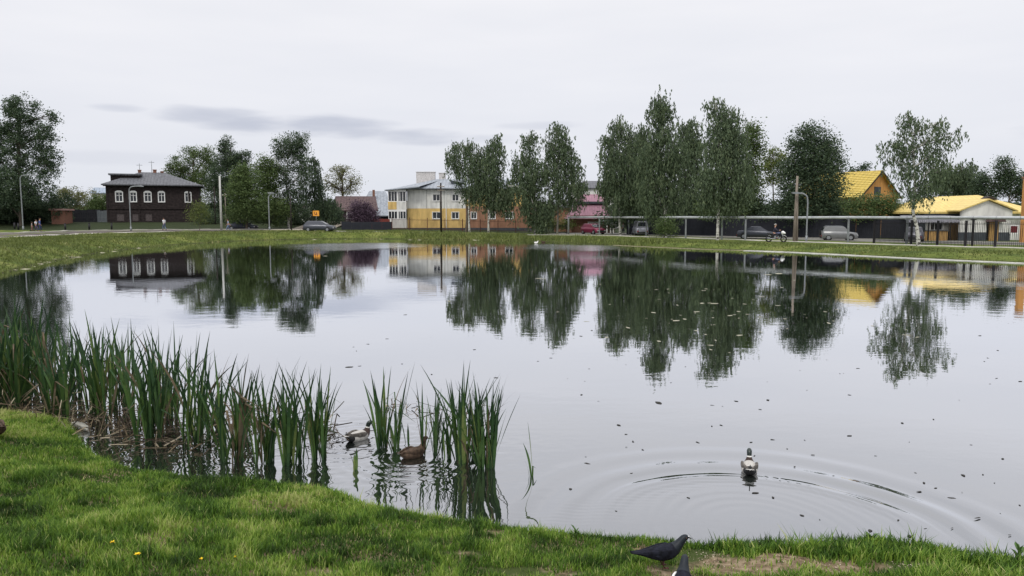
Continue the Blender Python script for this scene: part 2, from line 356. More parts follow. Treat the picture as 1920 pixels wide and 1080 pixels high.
XX, YY = np.meshgrid(wxs, wys); bz_ = np.zeros_like(XX)
for px_, py_, rx_, ry_, st_ in ((650, 461, 8, 11, .9), (1070, 463, 6, 9, 1.0), (1840, 512, 5, 3, .5), (300, 500, 6, 5, .25), (1700, 475, 6, 3, .3)):
    c_ = wpt(px_, py_, 0); bz_ = np.maximum(bz_, st_*(1-sst(.2, 1.2, ((XX-c_.x)/rx_)**2+((YY-c_.y)/ry_)**2+1.2*(fbm(XX*.35, YY*.2, 90)-.5))))
at_ = water.data.attributes.new('breeze', 'FLOAT', 'POINT'); at_.data.foreach_set('value', bz_.reshape(-1).astype(np.float32))

# ------------------------------------------------------------------ paths, road, kerbs, as strips laid on the ground
def smooth_path(pts, step=1.0):
    pts = [Vector(p[:2]) for p in pts]; out_ = []
    n = len(pts)
    for i in range(n-1):
        p0 = pts[max(i-1, 0)]; p1 = pts[i]; p2 = pts[i+1]; p3 = pts[min(i+2, n-1)]; k = max(2, int((p2-p1).length/step))
        for j in range(k):
            t = j/k; out_.append(.5*((2*p1)+(p2-p0)*t+(2*p0-5*p1+4*p2-p3)*t*t+(3*p1-p0-3*p2+p3)*t**3))
    out_.append(pts[-1]); return out_
def strip(name, pts, w0, w1, zo, m, thick=.12, label=None):
    """ribbon between offsets w0 and w1 to the right of the line, with thickness"""
    c = smooth_path(pts); A = []; B = []
    for i, p in enumerate(c):
        d = (c[min(i+1, len(c)-1)]-c[max(i-1, 0)]).normalized(); nrm = Vector((d.y, -d.x)); A.append(p+nrm*w0); B.append(p+nrm*w1)
    za = terr(np.array([p.x for p in A]), np.array([p.y for p in A])); zb = terr(np.array([p.x for p in B]), np.array([p.y for p in B]))
    mb = MB(); n = len(c); vs_ = []
    for i in range(n):
        z = max(za[i], zb[i])+zo
        vs_ += [(A[i].x, A[i].y, z-thick), (A[i].x, A[i].y, z), (B[i].x, B[i].y, z), (B[i].x, B[i].y, z-thick)]
    fs = []
    for i in range(n-1):
        a = i*4; b = a+4
        fs += [(a, b, b+1, a+1), (a+1, b+1, b+2, a+2), (a+2, b+2, b+3, a+3)]
    mb.add(vs_, fs, 0); o = mb.build(name, m); return tag(o, kind='structure')
M['paving'] = mat('paving', (.42, .40, .36), .9, .15, 1.5, .01)
M['asphalt'] = mat('asphalt', (.085, .068, .066), .9, .25, 2, .005)
M['asphalt_dark'] = mat('asphalt_dark', (.16, .155, .14), .9, .25, 2, .005)
M['dirt'] = mat('dirt', (.30, .26, .21), .95, .2, .8, .01)
M['shore_stone'] = mat('shore_stone', (.40, .40, .36), .9, .3, 1.2, .02)
edge = [(-47, 40), (-47.3, 55), (-47.5, 68), (-48.5, 80), (-48, 90), (-44.5, 96.5), (-38, 99.5), (-25.7, 100.3), (-11, 98.5), (2.8, 99.3), (11, 97), (16.5, 89.5), (22, 81.5), (30.8, 67), (40, 57), (52, 46)]
strip('path', edge, -1.3, .3, .03, M['paving'])
strip('road', [(-52.5, 40), (-53, 68), (-54, 84), (-53.5, 96), (-50, 103), (-42, 106.5), (-27, 107)], -4.6, 3.6, .025, M['asphalt'])
strip('kerb', [(-57.6, 40), (-58.2, 68), (-59.4, 86), (-58, 100), (-52, 108), (-42, 111.8), (-30, 112)], -.3, .3, .16, M['paving'], .3)
strip('side_road', [(-33, 107), (-31.5, 118), (-30, 135)], -3.2, 3.2, .05, M['dirt'])
strip('parking_lane', [(6, 108), (18, 103), (26, 92), (34, 81), (42, 71), (60, 57)], -5, 4.5, .03, M['asphalt_dark'])
# pale stony strip at the waterline on the right shore and thin one at the back
sh = [(farp[i][0], farp[i][1]) for i in (0, 1, 2, 3, 4, 5)]
sh = [(p[0]+.15, p[1]+.1) for p in sh]
strip('pond_edging', [(33.5, 40)]+sh[:4], -.75, .1, .02, M['shore_stone'], .2)
strip('pond_edging', sh[3:], -.22, .12, .01, mat('shore_mud', (.26, .23, .15), .95, .25, 1.2, .02), .2)

# ------------------------------------------------------------------ trees
def leaf_cards(C, size, kind, n_rand):
    n = len(C); s = size*(.6+.8*rng.random(n))
    if kind == 'birch':
        a = rng.random(n)*2*np.pi; U = np.stack([np.cos(a)*.35, np.sin(a)*.35, -np.ones(n)], 1); b = rng.random(n)*2*np.pi; W = np.stack([np.cos(b), np.sin(b), .3*(rng.random(n)-.5)], 1)
        U *= (s*.9)[:, None]; W *= (s*.42)[:, None]
    else:
        U = rng.normal(size=(n, 3)); U /= np.linalg.norm(U, axis=1)[:, None]; W = rng.normal(size=(n, 3)); W -= (W*U).sum(1)[:, None]*U; W /= np.linalg.norm(W, axis=1)[:, None]
        U[:, 2] *= .7; U *= (s*.62)[:, None]; W *= (s*.5)[:, None]
    return np.stack([C-U, C+W*.9-U*.1, C+U, C-W*.9-U*.1], 1)
def tree(name, label, D, base_px, lobes, kind='dense', leaf='leaf_mid', bark='bark', tr=.18, lsize=.22, dens=2.6, trunk_px=None, cat='tree', group=None, clump=None, bare=(), sink=0):
    lsize *= .72
    bx = xat(base_px, D); bz = tz(bx, D)-sink; B = Vector((bx, D, bz))
    root = thing(name, label, cat, B, 0, group); ppm = FPX/D
    top_py = min(l[1]-l[3] for l in lobes)
    tp = [dpt(px, py, D)-B for px, py in (trunk_px or [])]
    if not tp:
        cx = sum(l[0]*l[2] for l in lobes)/sum(l[2] for l in lobes); tz_ = dpt(cx, top_py, D)-B
        tp = [Vector((tz_.x*.15+.1, 0, tz_.z*.33)), Vector((tz_.x*.6, .1, tz_.z*.65)), Vector((tz_.x, 0, tz_.z*.93))]
    path = [Vector((0, 0, -.3)), Vector((0, 0, .15))]+tp; L = len(path)
    mb = MB(); rad = [tr*1.25, tr]+[tr*(1-.88*(i+1)/(L-2)) for i in range(L-2)]
    mb.tube(smooth3(path), np.interp(np.linspace(0, 1, len(smooth3(path))), np.linspace(0, 1, L), rad), 7)
    def on_trunk(z):
        for i in range(L-1):
            if path[i+1].z >= z: f = (z-path[i].z)/max(1e-6, path[i+1].z-path[i].z); return path[i].lerp(path[i+1], f)
        return path[-1]
    allC = []; allv = []
    cr0 = clump or (.55 if kind != 'birch' else .38)
    if kind == 'birch' and D > 75: lobes = [(a_, b_, c_*1.13, d_*1.05) for a_, b_, c_, d_ in lobes]
    for (lx, ly, rx, ry) in lobes:
        c = dpt(lx, ly, D)-B; wx, wz = rx/ppm, ry/ppm; wy = min(wx, wz*1.2)*.95
        off = Vector((0, random.uniform(-.3, .3)*wx, 0)); c = c+off
        area = math.pi*wx*wz; nl = int(area*dens*(2.15 if kind != 'sparse' else 1.5)/(lsize*lsize*.62)); per = 44 if kind != 'birch' else 40
        if kind == 'sparse': per = 20
        nc = max(4, int(nl/per))
        d = rng.normal(size=(nc, 3)); d /= np.linalg.norm(d, axis=1)[:, None]; r = rng.random(nc)**.42
        cc = np.array(c)+d*r[:, None]*np.array([wx, wy, wz])
        # limbs
        st = on_trunk(max(.25*c.z, c.z-wz*1.0)); e_ = Vector(c)+Vector((0, 0, wz*.3)); mid = st.lerp(e_, .5)+Vector((0, 0, -.04*(e_-st).length if kind == 'birch' else .03*(e_-st).length))
        mb.tube(smooth3([st, mid, e_]), np.linspace(tr*.42, tr*.12, len(smooth3([st, mid, e_]))), 5, cap=False)
        for k in range(min(nc, 12 if kind != 'sparse' else 40)):
            q = Vector(cc[rng.integers(nc)]); s0 = st.lerp(e_, random.uniform(.25, 1)); m_ = s0.lerp(q, .5)+Vector((0, 0, .1*(q-s0).length)); mb.tube([s0, m_, q], [tr*.16, tr*.10, tr*.04], 4, cap=False)
        if kind == 'birch':
            ns = 4; per_s = max(2, per//ns)
            S = np.repeat(cc, ns, 0)+np.clip(rng.normal(size=(nc*ns, 3)), -1.6, 1.6)*np.array([.38, .38, .25]); Ls = (.5+2.1*rng.random(nc*ns)**1.3)*min(1.0, wz/1.3)
            S = np.repeat(S, per_s, 0); Ls = np.repeat(Ls, per_s); u = rng.random(len(S)); drift = np.repeat(rng.normal(size=(nc*ns, 2))*.22, per_s, 0)
            C = S.copy(); C[:, 2] -= Ls*u; C[:, :2] += drift*u[:, None]; C += rng.normal(size=C.shape)*.07
        else:
            C = np.repeat(cc, per, 0); sc_ = np.repeat(.6+.8*rng.random(nc), per)[:, None]
            C = C+np.clip(rng.normal(size=C.shape), -1.7, 1.7)*cr0*.80*sc_*np.array([1, 1, .75])
        keep = (C[:, 2]+B.z) > (tz(B.x, D)+.05)
        C = C[keep]; allC.append(C)
        allv.append(np.clip(np.repeat(rng.normal(.5, .15, max(1, len(C)//20+1)), 20)[:len(C)]+rng.normal(0, .14, len(C)), 0, 1))
    for bp in bare:
        pts = [dpt(x, y, D-1)-B for x, y in bp]; mb.tube(smooth3(pts), np.linspace(.09, .04, len(smooth3(pts))), 5)
    mb.build('trunk', M[bark], root)
    C = np.concatenate(allC); v = np.concatenate(allv)
    quads_mesh('crown', leaf_cards(C, lsize, kind, 0), 4, M[leaf], root, v)
    return root
def smooth3(pts, k=3):
    pts = [Vector(p) for p in pts]; o = []; n = len(pts)
    for i in range(n-1):
        p0 = pts[max(i-1, 0)]; p1 = pts[i]; p2 = pts[i+1]; p3 = pts[min(i+2, n-1)]
        for j in range(k):
            t = j/k; o.append(.5*((2*p1)+(p2-p0)*t+(2*p0-5*p1+4*p2-p3)*t*t+(3*p1-p0-3*p2+p3)*t**3))
    o.append(pts[-1]); return o

TR = 'trees round the far side of the pond'
tree('tall_dark_tree', 'tall dark feathery tree at the far left edge above the street lamp', 122, 40, [(45, 215, 30, 38), (20, 205, 14, 20), (85, 255, 24, 24), (30, 280, 44, 48), (90, 300, 24, 34), (-20, 290, 30, 60), (50, 350, 62, 44), (-20, 370, 60, 50), (5, 245, 18, 22), (95, 220, 10, 14)], 'dense', 'leaf_dark', lsize=.27, dens=2.3, tr=.35, clump=.5)
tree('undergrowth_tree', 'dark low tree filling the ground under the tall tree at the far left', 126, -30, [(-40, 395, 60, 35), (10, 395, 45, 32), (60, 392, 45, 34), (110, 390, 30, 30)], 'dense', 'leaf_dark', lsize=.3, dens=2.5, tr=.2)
tree('garden_bush', 'brownish garden bush between the dark left tree and the wooden house', 150, 150, [(135, 375, 26, 26), (165, 380, 26, 24), (120, 362, 12, 14)], 'dense', 'leaf_sparse', lsize=.26, dens=1.6, tr=.12, cat='bush')
tree('garden_bush', 'green garden bush touching the left wall of the wooden house', 148, 195, [(190, 385, 22, 22), (175, 395, 18, 18), (205, 380, 12, 18)], 'dense', 'leaf_mid', lsize=.26, dens=2.4, tr=.12, cat='bush')
tree('wide_tree', 'wide pale green tree with gaps rising behind the wooden house roof', 150, 365, [(335, 312, 24, 22), (365, 292, 28, 20), (390, 300, 18, 26), (350, 335, 40, 26), (390, 345, 30, 40), (318, 318, 10, 12)], 'dense', 'leaf_mid', lsize=.26, dens=1.55, tr=.3)
tree('pointed_tree', 'dark pointed tree behind the white concrete pole', 140, 425, [(422, 275, 12, 20), (425, 300, 22, 24), (420, 335, 30, 34), (450, 300, 18, 16), (455, 330, 16, 30), (430, 375, 34, 40), (460, 290, 8, 10)], 'dense', 'leaf_dark', lsize=.28, dens=2.6, tr=.25)
tree('leafy_tree', 'broad green leafy tree just right of the white concrete pole', 112, 462, [(462, 335, 26, 24), (455, 360, 32, 26), (475, 385, 34, 30), (450, 395, 24, 24), (452, 320, 12, 12)], 'dense', 'leaf_mid', lsize=.24, dens=2.8, tr=.2)
tree('leafy_tree', 'rounded green tree beside the leaning lamp and left of the tall birch', 116, 505, [(495, 310, 20, 20), (500, 335, 24, 28), (500, 370, 26, 32), (520, 395, 26, 26), (488, 400, 22, 22)], 'dense', 'leaf_mid', lsize=.24, dens=2.7, tr=.18)
tree('tall_birch_tree', 'tall dark birch with a bare white lower trunk behind the grey wagon', 118, 541, [(545, 270, 26, 22), (565, 262, 12, 14), (528, 290, 14, 18), (560, 295, 22, 28), (535, 325, 20, 30), (570, 330, 18, 26), (545, 365, 22, 30), (520, 272, 8, 12), (560, 390, 20, 24)], 'dense', 'leaf_dark', 'birch_bark', tr=.2, lsize=.24, dens=1.9, trunk_px=[(540, 380), (537, 340), (540, 300), (546, 262)], bare=[[(534, 330), (522, 308), (514, 295)]])
tree('weeping_tree', 'small weeping birch with open gaps right of the tall dark birch', 122, 586, [(588, 302, 8, 8), (590, 318, 10, 14), (594, 345, 11, 20), (600, 370, 16, 20), (610, 392, 20, 20), (575, 360, 8, 20), (620, 385, 14, 14)], 'birch', 'leaf_dark', 'bark_grey', tr=.14, lsize=.22, dens=2.0)
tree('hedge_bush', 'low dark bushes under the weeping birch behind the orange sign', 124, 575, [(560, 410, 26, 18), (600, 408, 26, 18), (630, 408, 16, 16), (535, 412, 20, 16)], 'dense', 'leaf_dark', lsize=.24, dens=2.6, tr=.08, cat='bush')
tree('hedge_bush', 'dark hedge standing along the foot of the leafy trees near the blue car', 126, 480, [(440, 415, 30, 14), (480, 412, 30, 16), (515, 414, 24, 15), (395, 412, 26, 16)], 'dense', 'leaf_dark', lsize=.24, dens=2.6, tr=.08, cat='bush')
tree('sparse_tree', 'thinly leaved spring tree with visible branches above the brown roof', 140, 643, [(640, 330, 32, 18), (618, 345, 18, 16), (662, 345, 20, 20), (640, 356, 26, 16), (645, 320, 18, 10)], 'sparse', 'leaf_sparse', 'bark', tr=.32, lsize=.24, dens=.85)
tree('lilac_bush', 'purple flowering lilac bush in front of the brown roofed house', 116, 678, [(678, 388, 20, 13), (690, 398, 20, 14), (665, 402, 16, 14), (682, 410, 24, 14), (700, 408, 8, 10)], 'dense', 'leaf_lilac', lsize=.2, dens=2.2, tr=.08, cat='bush')
tree('young_tree', 'small young tree with pale new leaves right of the wooden house', 107, 374, [(374, 384, 15, 13), (370, 402, 20, 13), (384, 404, 14, 12)], 'dense', 'leaf_light', lsize=.17, dens=1.0, tr=.05)
tree('birch_tree', 'left birch of the pair in front of the yellow and white house', 108, 880, [(858, 280, 18, 14), (850, 298, 14, 18), (880, 275, 12, 14), (885, 305, 20, 26), (862, 318, 14, 14), (895, 340, 20, 22), (880, 362, 16, 16), (905, 285, 12, 20)], 'birch', 'leaf_birch', 'birch_bark', tr=.16, lsize=.23, dens=1.5, trunk_px=[(879, 395), (880, 350), (876, 310), (878, 272)])
tree('dark_trunk_tree', 'dark trunked leaning tree with rusty bark between the pair of birches', 109, 874, [(864, 348, 10, 8), (868, 360, 10, 8)], 'dense', 'leaf_dark', 'bark', tr=.2, lsize=.2, dens=2, trunk_px=[(876, 400), (874, 375), (866, 352)])
tree('birch_tree', 'right birch of the pair in front of the yellow and white house', 107, 916, [(928, 268, 14, 16), (925, 292, 20, 20), (918, 322, 24, 26), (935, 350, 24, 26), (910, 355, 20, 24), (950, 370, 20, 20), (925, 380, 26, 12)], 'birch', 'leaf_birch', 'birch_bark', tr=.16, lsize=.23, dens=1.9, trunk_px=[(916, 400), (918, 350), (922, 310), (927, 262)])
tree('birch_tree', 'big drooping birch left of the pink roof with a bare arched branch', 104, 1003, [(990, 262, 16, 14), (985, 295, 20, 20), (1000, 325, 26, 26), (985, 350, 26, 26), (1000, 385, 28, 26), (1012, 405, 22, 22), (970, 320, 10, 14)], 'birch', 'leaf_birch', 'birch_bark', tr=.16, lsize=.23, dens=1.9, trunk_px=[(1004, 395), (1002, 340), (995, 300), (990, 262)], bare=[[(1000, 385), (992, 362), (975, 350), (952, 349)]])
tree('birch_tree', 'airy high birch beside the pink roof, crown reaching nearest to it', 103, 1045, [(1043, 245, 18, 14), (1058, 265, 14, 18), (1035, 275, 22, 18), (1060, 295, 22, 22), (1035, 315, 26, 26), (1075, 320, 18, 24), (1060, 350, 32, 22), (1085, 352, 16, 16), (1030, 375, 22, 20), (1075, 378, 14, 12)], 'birch', 'leaf_birch', 'bark_grey', tr=.17, lsize=.22, dens=1.55, trunk_px=[(1046, 400), (1047, 350), (1045, 300), (1042, 240)])
tree('birch_tree', 'leftmost dense birch of the tall group right of the pink roof', 98, 1163, [(1162, 238, 16, 20), (1140, 262, 14, 14), (1150, 290, 26, 24), (1165, 320, 34, 34), (1140, 345, 18, 22), (1170, 362, 34, 34), (1185, 270, 18, 24), (1195, 385, 24, 18)], 'birch', 'leaf_birch', 'birch_bark', tr=.18, lsize=.23, dens=2.2, trunk_px=[(1162, 395), (1165, 340), (1163, 290), (1160, 235)])
tree('birch_tree', 'tallest birch of the far shore with a white trunk and narrow top', 90, 1249, [(1238, 185, 13, 17), (1252, 205, 14, 16), (1232, 210, 15, 18), (1242, 240, 20, 24), (1225, 285, 24, 30), (1262, 285, 24, 32), (1240, 325, 36, 34), (1225, 365, 26, 30), (1262, 365, 24, 34), (1245, 395, 34, 14)], 'birch', 'leaf_birch', 'birch_bark', tr=.19, lsize=.23, dens=2.0, trunk_px=[(1247, 395), (1241, 350), (1238, 300), (1242, 240), (1239, 175)])
tree('birch_tree', 'dim birch whose crown closes the gap left of the tallest birch', 106, 1208, [(1205, 270, 16, 20), (1212, 300, 20, 28), (1200, 335, 22, 30), (1212, 370, 24, 28)], 'birch', 'leaf_birch', 'bark_grey', tr=.14, lsize=.24, dens=1.9)
tree('birch_tree', 'dim birch set back between the two tallest white trunks', 101, 1292, [(1292, 240, 20, 18), (1285, 265, 18, 20), (1305, 270, 20, 24), (1295, 310, 26, 34), (1295, 355, 28, 34), (1205, 250, 12, 18), (1210, 290, 20, 30)], 'birch', 'leaf_birch', 'bark_grey', tr=.16, lsize=.24, dens=2.0)
tree('birch_tree', 'broad birch with the whitest lower trunk standing before the pipe', 78, 1346, [(1340, 200, 14, 15), (1362, 215, 18, 18), (1345, 240, 22, 22), (1378, 245, 16, 22), (1350, 275, 32, 26), (1385, 285, 20, 30), (1345, 320, 36, 30), (1385, 335, 26, 34), (1325, 350, 22, 26), (1362, 365, 40, 26)], 'birch', 'leaf_birch', 'birch_bark', tr=.17, lsize=.2, dens=2.1, trunk_px=[(1347, 400), (1350, 350), (1350, 300), (1345, 240), (1342, 195)])
tree('leafy_tree', 'dark leafy tree half hidden at the right side of the broad birch', 93, 1415, [(1412, 245, 16, 18), (1402, 270, 18, 22), (1420, 275, 14, 24), (1408, 320, 24, 40), (1408, 365, 26, 32), (1385, 385, 26, 24), (1325, 390, 26, 20)], 'dense', 'leaf_mid', lsize=.24, dens=2.4, tr=.18)
tree('light_green_tree', 'lighter green tree between the birches and the round dark tree', 105, 1448, [(1450, 292, 18, 20), (1440, 312, 16, 18), (1465, 310, 16, 24), (1448, 335, 24, 12)], 'dense', 'leaf_light', lsize=.26, dens=1.6, tr=.15)
tree('round_tree', 'large round dark tree behind the wooden pole and street lamp', 88, 1525, [(1520, 252, 24, 20), (1500, 270, 26, 18), (1548, 272, 24, 22), (1520, 300, 46, 30), (1560, 310, 26, 30), (1490, 320, 32, 30), (1530, 345, 52, 34), (1485, 365, 34, 30), (1545, 385, 42, 28), (1490, 395, 38, 24)], 'dense', 'leaf_dark', lsize=.24, dens=2.6, tr=.3, clump=.7)
tree('light_green_bush', 'light green bushes in front of the yellow roofed orange house', 84, 1640, [(1605, 385, 24, 14), (1640, 378, 26, 16), (1672, 382, 20, 16), (1620, 398, 34, 12), (1660, 398, 30, 12)], 'dense', 'leaf_mid', lsize=.2, dens=2.4, tr=.08, cat='bush')
tree('birch_tree', 'lone leaning birch with a bright white trunk on the right bank', 62.5, 1724, [(1700, 222, 18, 20), (1722, 240, 16, 20), (1768, 232, 14, 18), (1785, 258, 12, 18), (1745, 262, 18, 20), (1690, 262, 20, 18), (1665, 272, 12, 14), (1710, 285, 26, 22), (1755, 290, 28, 22), (1668, 300, 10, 14), (1700, 318, 24, 22), (1745, 322, 26, 24), (1730, 350, 26, 20), (1705, 360, 18, 16)], 'birch', 'leaf_birch', 'birch_bark', tr=.17, lsize=.165, dens=1.12, trunk_px=[(1719, 425), (1712, 395), (1716, 350), (1714, 310), (1712, 270), (1705, 215)], group=TR)
tree('background_tree', 'hazy birch crown just right of and behind the lone white birch', 118, 1800, [(1800, 320, 24, 20), (1785, 340, 34, 24), (1820, 345, 22, 24), (1765, 330, 18, 20)], 'birch', 'leaf_birch', lsize=.26, dens=2.2, tr=.2)
tree('background_tree', 'small dark round tree above the low yellow roof', 112, 1842, [(1842, 335, 16, 18), (1845, 358, 24, 16)], 'dense', 'leaf_dark', lsize=.24, dens=2.4, tr=.15)
tree('background_tree', 'tall dark tree at the right edge behind the low yellow roof', 110, 1885, [(1880, 318, 18, 22), (1898, 335, 20, 20), (1880, 350, 28, 22), (1915, 355, 24, 22), (1945, 350, 26, 30)], 'dense', 'leaf_dark', lsize=.24, dens=2.2, tr=.18)
tree('background_tree', 'small dark treetop poking over the steep yellow roof', 150, 1613, [(1617, 315, 12, 10), (1600, 325, 12, 10)], 'dense', 'leaf_dark', lsize=.3, dens=2.2, tr=.12)
tree('pipe_shrub', 'small green shrub at the foot of the tallest birch under the pipe', 86, 1246, [(1246, 420, 13, 14), (1240, 432, 14, 10), (1255, 432, 12, 10)], 'dense', 'leaf_mid', lsize=.15, dens=2.2, tr=.04, cat='bush')
tree('yard_shrub', 'yellowish green shrub behind the fence beside the big drooping birch', 112, 1035, [(1030, 420, 18, 12), (1050, 422, 16, 10), (1070, 420, 12, 12)], 'dense', 'leaf_light', lsize=.2, dens=1.6, tr=.06, cat='bush')
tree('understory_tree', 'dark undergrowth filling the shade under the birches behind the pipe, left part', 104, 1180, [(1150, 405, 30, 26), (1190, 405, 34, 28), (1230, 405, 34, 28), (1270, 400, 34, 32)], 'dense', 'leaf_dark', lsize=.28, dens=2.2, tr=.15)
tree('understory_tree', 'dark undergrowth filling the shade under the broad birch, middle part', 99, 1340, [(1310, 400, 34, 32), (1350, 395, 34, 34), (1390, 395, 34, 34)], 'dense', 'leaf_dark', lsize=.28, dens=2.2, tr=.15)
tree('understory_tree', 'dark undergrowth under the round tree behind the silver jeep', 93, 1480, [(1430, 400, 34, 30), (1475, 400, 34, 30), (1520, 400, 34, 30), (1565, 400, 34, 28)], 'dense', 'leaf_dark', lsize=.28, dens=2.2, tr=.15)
# the distant wood that closes every gap along the horizon
lob = []
n = 26000
xx = rng.uniform(-190, 190, n); hh = 4.2+2.0*fbm(xx*.06, xx*0, 5)+1.2*vnoise(xx*.3, xx*0+3, 9)
C = np.stack([xx, rng.uniform(205, 215, n), .5+hh*rng.random(n)], 1)
tag(quads_mesh('distant_woods', leaf_cards(C, 1.3, 'dense', 0), 4, M['leaf_dark'], None, rng.random(n)), 'far dark wood that closes the horizon behind the houses', 'woods', kind='stuff')

# ------------------------------------------------------------------ buildings
def stripes(name, c, c2, freq, axis='z', rough=.8, bump=.01, var=.12, dirt=None):
    """boards or metal sheet: fine joints across the given axis plus uneven wear"""
    m = mat(name, c, rough, var, 2.5, 0, c2=c); t = m.node_tree; b = t.nodes['Principled BSDF']
    src = b.inputs['Base Color'].links[0].from_socket
    tcn = N(t, 'ShaderNodeTexCoord'); sp = N(t, 'ShaderNodeSeparateXYZ'); t.links.new(tcn.outputs['Object'], sp.inputs[0])
    v = math_node(t, 'FRACT', math_node(t, 'MULTIPLY', sp.outputs['xyz'.index(axis)], freq))
    k = ramp(t, v, [(0, (0, 0, 0)), (.10, (1, 1, 1)), (.9, (1, 1, 1)), (1, (.4, .4, .4))])
    t.links.new(mixc(t, k, c2, src), b.inputs['Base Color'])
    bn = N(t, 'ShaderNodeBump'); bn.inputs['Distance'].default_value = bump; t.links.new(k, bn.inputs['Height']); t.links.new(bn.outputs[0], b.inputs['Normal'])
    return m
M['dark_log'] = stripes('dark_log', (.026, .019, .019), (.010, .008, .008), 3.6, 'z', .9, .04, .5)
M['grey_roof'] = stripes('grey_roof', (.105, .108, .12), (.055, .055, .065), 1.8, 'x', .7, .02, .3)
M['blue_roof'] = stripes('blue_roof', (.24, .29, .36), (.15, .18, .23), 1.6, 'x', .5, .02, .2)
M['light_roof'] = stripes('light_roof', (.25, .275, .31), (.17, .19, .22), 1.6, 'x', .5, .02, .25)
M['brown_roof'] = stripes('brown_roof', (.09, .06, .06), (.05, .035, .035), 2, 'x', .8, .02, .3)
M['pink_roof'] = stripes('pink_roof', (.29, .15, .20), (.20, .10, .14), 2.6, 'x', .5, .02, .15)
M['yellow_roof'] = stripes('yellow_roof', (.54, .41, .10), (.33, .24, .06), 1.7, 'y', .5, .03, .12)
M['yellow_sheet'] = stripes('yellow_sheet', (.60, .46, .16), (.46, .34, .11), 2.0, 'x', .55, .02, .12)
M['white'] = mat('white_paint', (.76, .76, .75), .6, .06, 4)
M['white_wall'] = mat('white_wall', (.63, .63, .60), .9, .24, 1.6, .01, stretch=(1, 1, .3))
M['yellow_wall'] = mat('yellow_wall', (.60, .42, .16), .9, .24, 1.6, .01, stretch=(1, 1, .3))
M['orange_wall'] = mat('orange_wall', (.50, .25, .08), .9, .24, 1.6, .01, stretch=(1, 1, .3))
M['terracotta'] = mat('terracotta', (.28, .15, .095), .9, .24, 1.6, .01, stretch=(1, 1, .3))
M['brick'] = mat('brick', (.20, .10, .07), .9, .3, 9, .01)
M['white_brick'] = mat('white_brick', (.52, .50, .49), .9, .25, 7, .01)
M['plinth'] = mat('plinth', (.055, .065, .075), .9, .25, 2, .005)
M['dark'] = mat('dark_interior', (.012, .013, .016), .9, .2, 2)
M['black_metal'] = mat('black_metal', (.016, .015, .018), .55, .2, 4)
M['galv'] = mat('galvanised', (.24, .255, .27), .5, .15, 3, 0, .3)
M['pipe_white'] = mat('pipe_cladding', (.38, .40, .41), .45, .22, 1.2, .004, .2)
M['concrete'] = mat('concrete_pole', (.42, .42, .40), .9, .15, 3, .005)
M['wood_pole'] = mat('wood_pole', (.20, .17, .14), .9, .3, 5, .01, stretch=(4, 4, .4))
M['dark_wood'] = mat('dark_wood', (.030, .024, .022), .9, .3, 5, .01)
M['amber_wood'] = mat('amber_wood', (.38, .23, .08), .6, .4, 3, .005, stretch=(6, 6, .5))
M['fence_red'] = stripes('red_sheet', (.20, .045, .035), (.11, .02, .02), 5, 'x', .6, .02, .15)
M['fence_dark'] = stripes('dark_sheet', (.020, .022, .030), (.010, .010, .015), 5, 'x', .7, .02, .2)
M['red_paint'] = mat('red_paint', (.12, .015, .02), .5, .1, 3)
M['awning'] = mat('grey_awning', (.13, .13, .15), .8, .2, 3, .01)
def glass():
    m = bpy.data.materials.new('window_glass'); m.use_nodes = True; b = m.node_tree.nodes['Principled BSDF']
    b.inputs['Base Color'].default_value = (.018, .021, .027, 1); b.inputs['Roughness'].default_value = .12; b.inputs['Specular IOR Level'].default_value = .6; return m
M['glass'] = glass()
M['curtain'] = mat('curtain', (.34, .34, .36), .9, .15, 9)
def wall(name, mm, parent, x0, x1, z0, z1, openings=(), y=0.0, th=.25):
    """front wall facing -y with real openings, built of boxes round them"""
    xs_ = sorted({x0, x1, *[v for o in openings for v in (o[0], o[1])]}); zs_ = sorted({z0, z1, *[v for o in openings for v in (o[2], o[3])]}); mb = MB()
    for i in range(len(xs_)-1):
        run = None
        for j in range(len(zs_)-1):
            cx, cz = (xs_[i]+xs_[i+1])/2, (zs_[j]+zs_[j+1])/2; hole = any(o[0] < cx < o[1] and o[2] < cz < o[3] for o in openings)
            if not hole and run is None: run = zs_[j]
            if hole and run is not None: mb.box(xs_[i], xs_[i+1], y, y+th, run, zs_[j]); run = None
        if run is not None: mb.box(xs_[i], xs_[i+1], y, y+th, run, zs_[-1])
    return mb.build(name, mm, parent)
def window(parent, x0, x1, z0, z1, y=0.0, frame='white', casing=.14, mull=1, trans=True, arch=False, sill=True, pane='glass'):
    f = MB(); c = casing; yo = -.06
    f.box(x0-c, x0, y+yo, y+.02, z0-c, z1+c); f.box(x1, x1+c, y+yo, y+.02, z0-c, z1+c); f.box(x0, x1, y+yo, y+.02, z1, z1+c)
    if sill: f.box(x0-.0, x1+.0, y+yo-.05, y+.02, z0-c, z0)
    else: f.box(x0, x1, y+yo, y+.02, z0-c, z0)
    if arch: f.prism([(x0-c, z1+c+.002), (x1+c, z1+c+.002), ((x0+x1)/2+.3, z1+c+.2), ((x0+x1)/2-.3, z1+c+.2)], y+yo, y+.02)
    s = .06
    f.box(x0, x0+s, y+.05, y+.10, z0, z1); f.box(x1-s, x1, y+.05, y+.10, z0, z1); f.box(x0+s, x1-s, y+.05, y+.10, z0, z0+s); f.box(x0+s, x1-s, y+.05, y+.10, z1-s, z1)
    for k in range(mull): xm = x0+(x1-x0)*(k+1)/(mull+1); f.box(xm-.04, xm+.04, y+.045, y+.105, z0+s, z1-s)
    if trans: zm = z0+(z1-z0)*.68; f.box(x0+s, x1-s, y+.052, y+.098, zm-.03, zm+.03)
    w_ = f.build('window', M[frame], parent)
    MB().box(x0, x1, y+.115, y+.14, z0, z1).build('pane', M[pane], w_)
    return w_
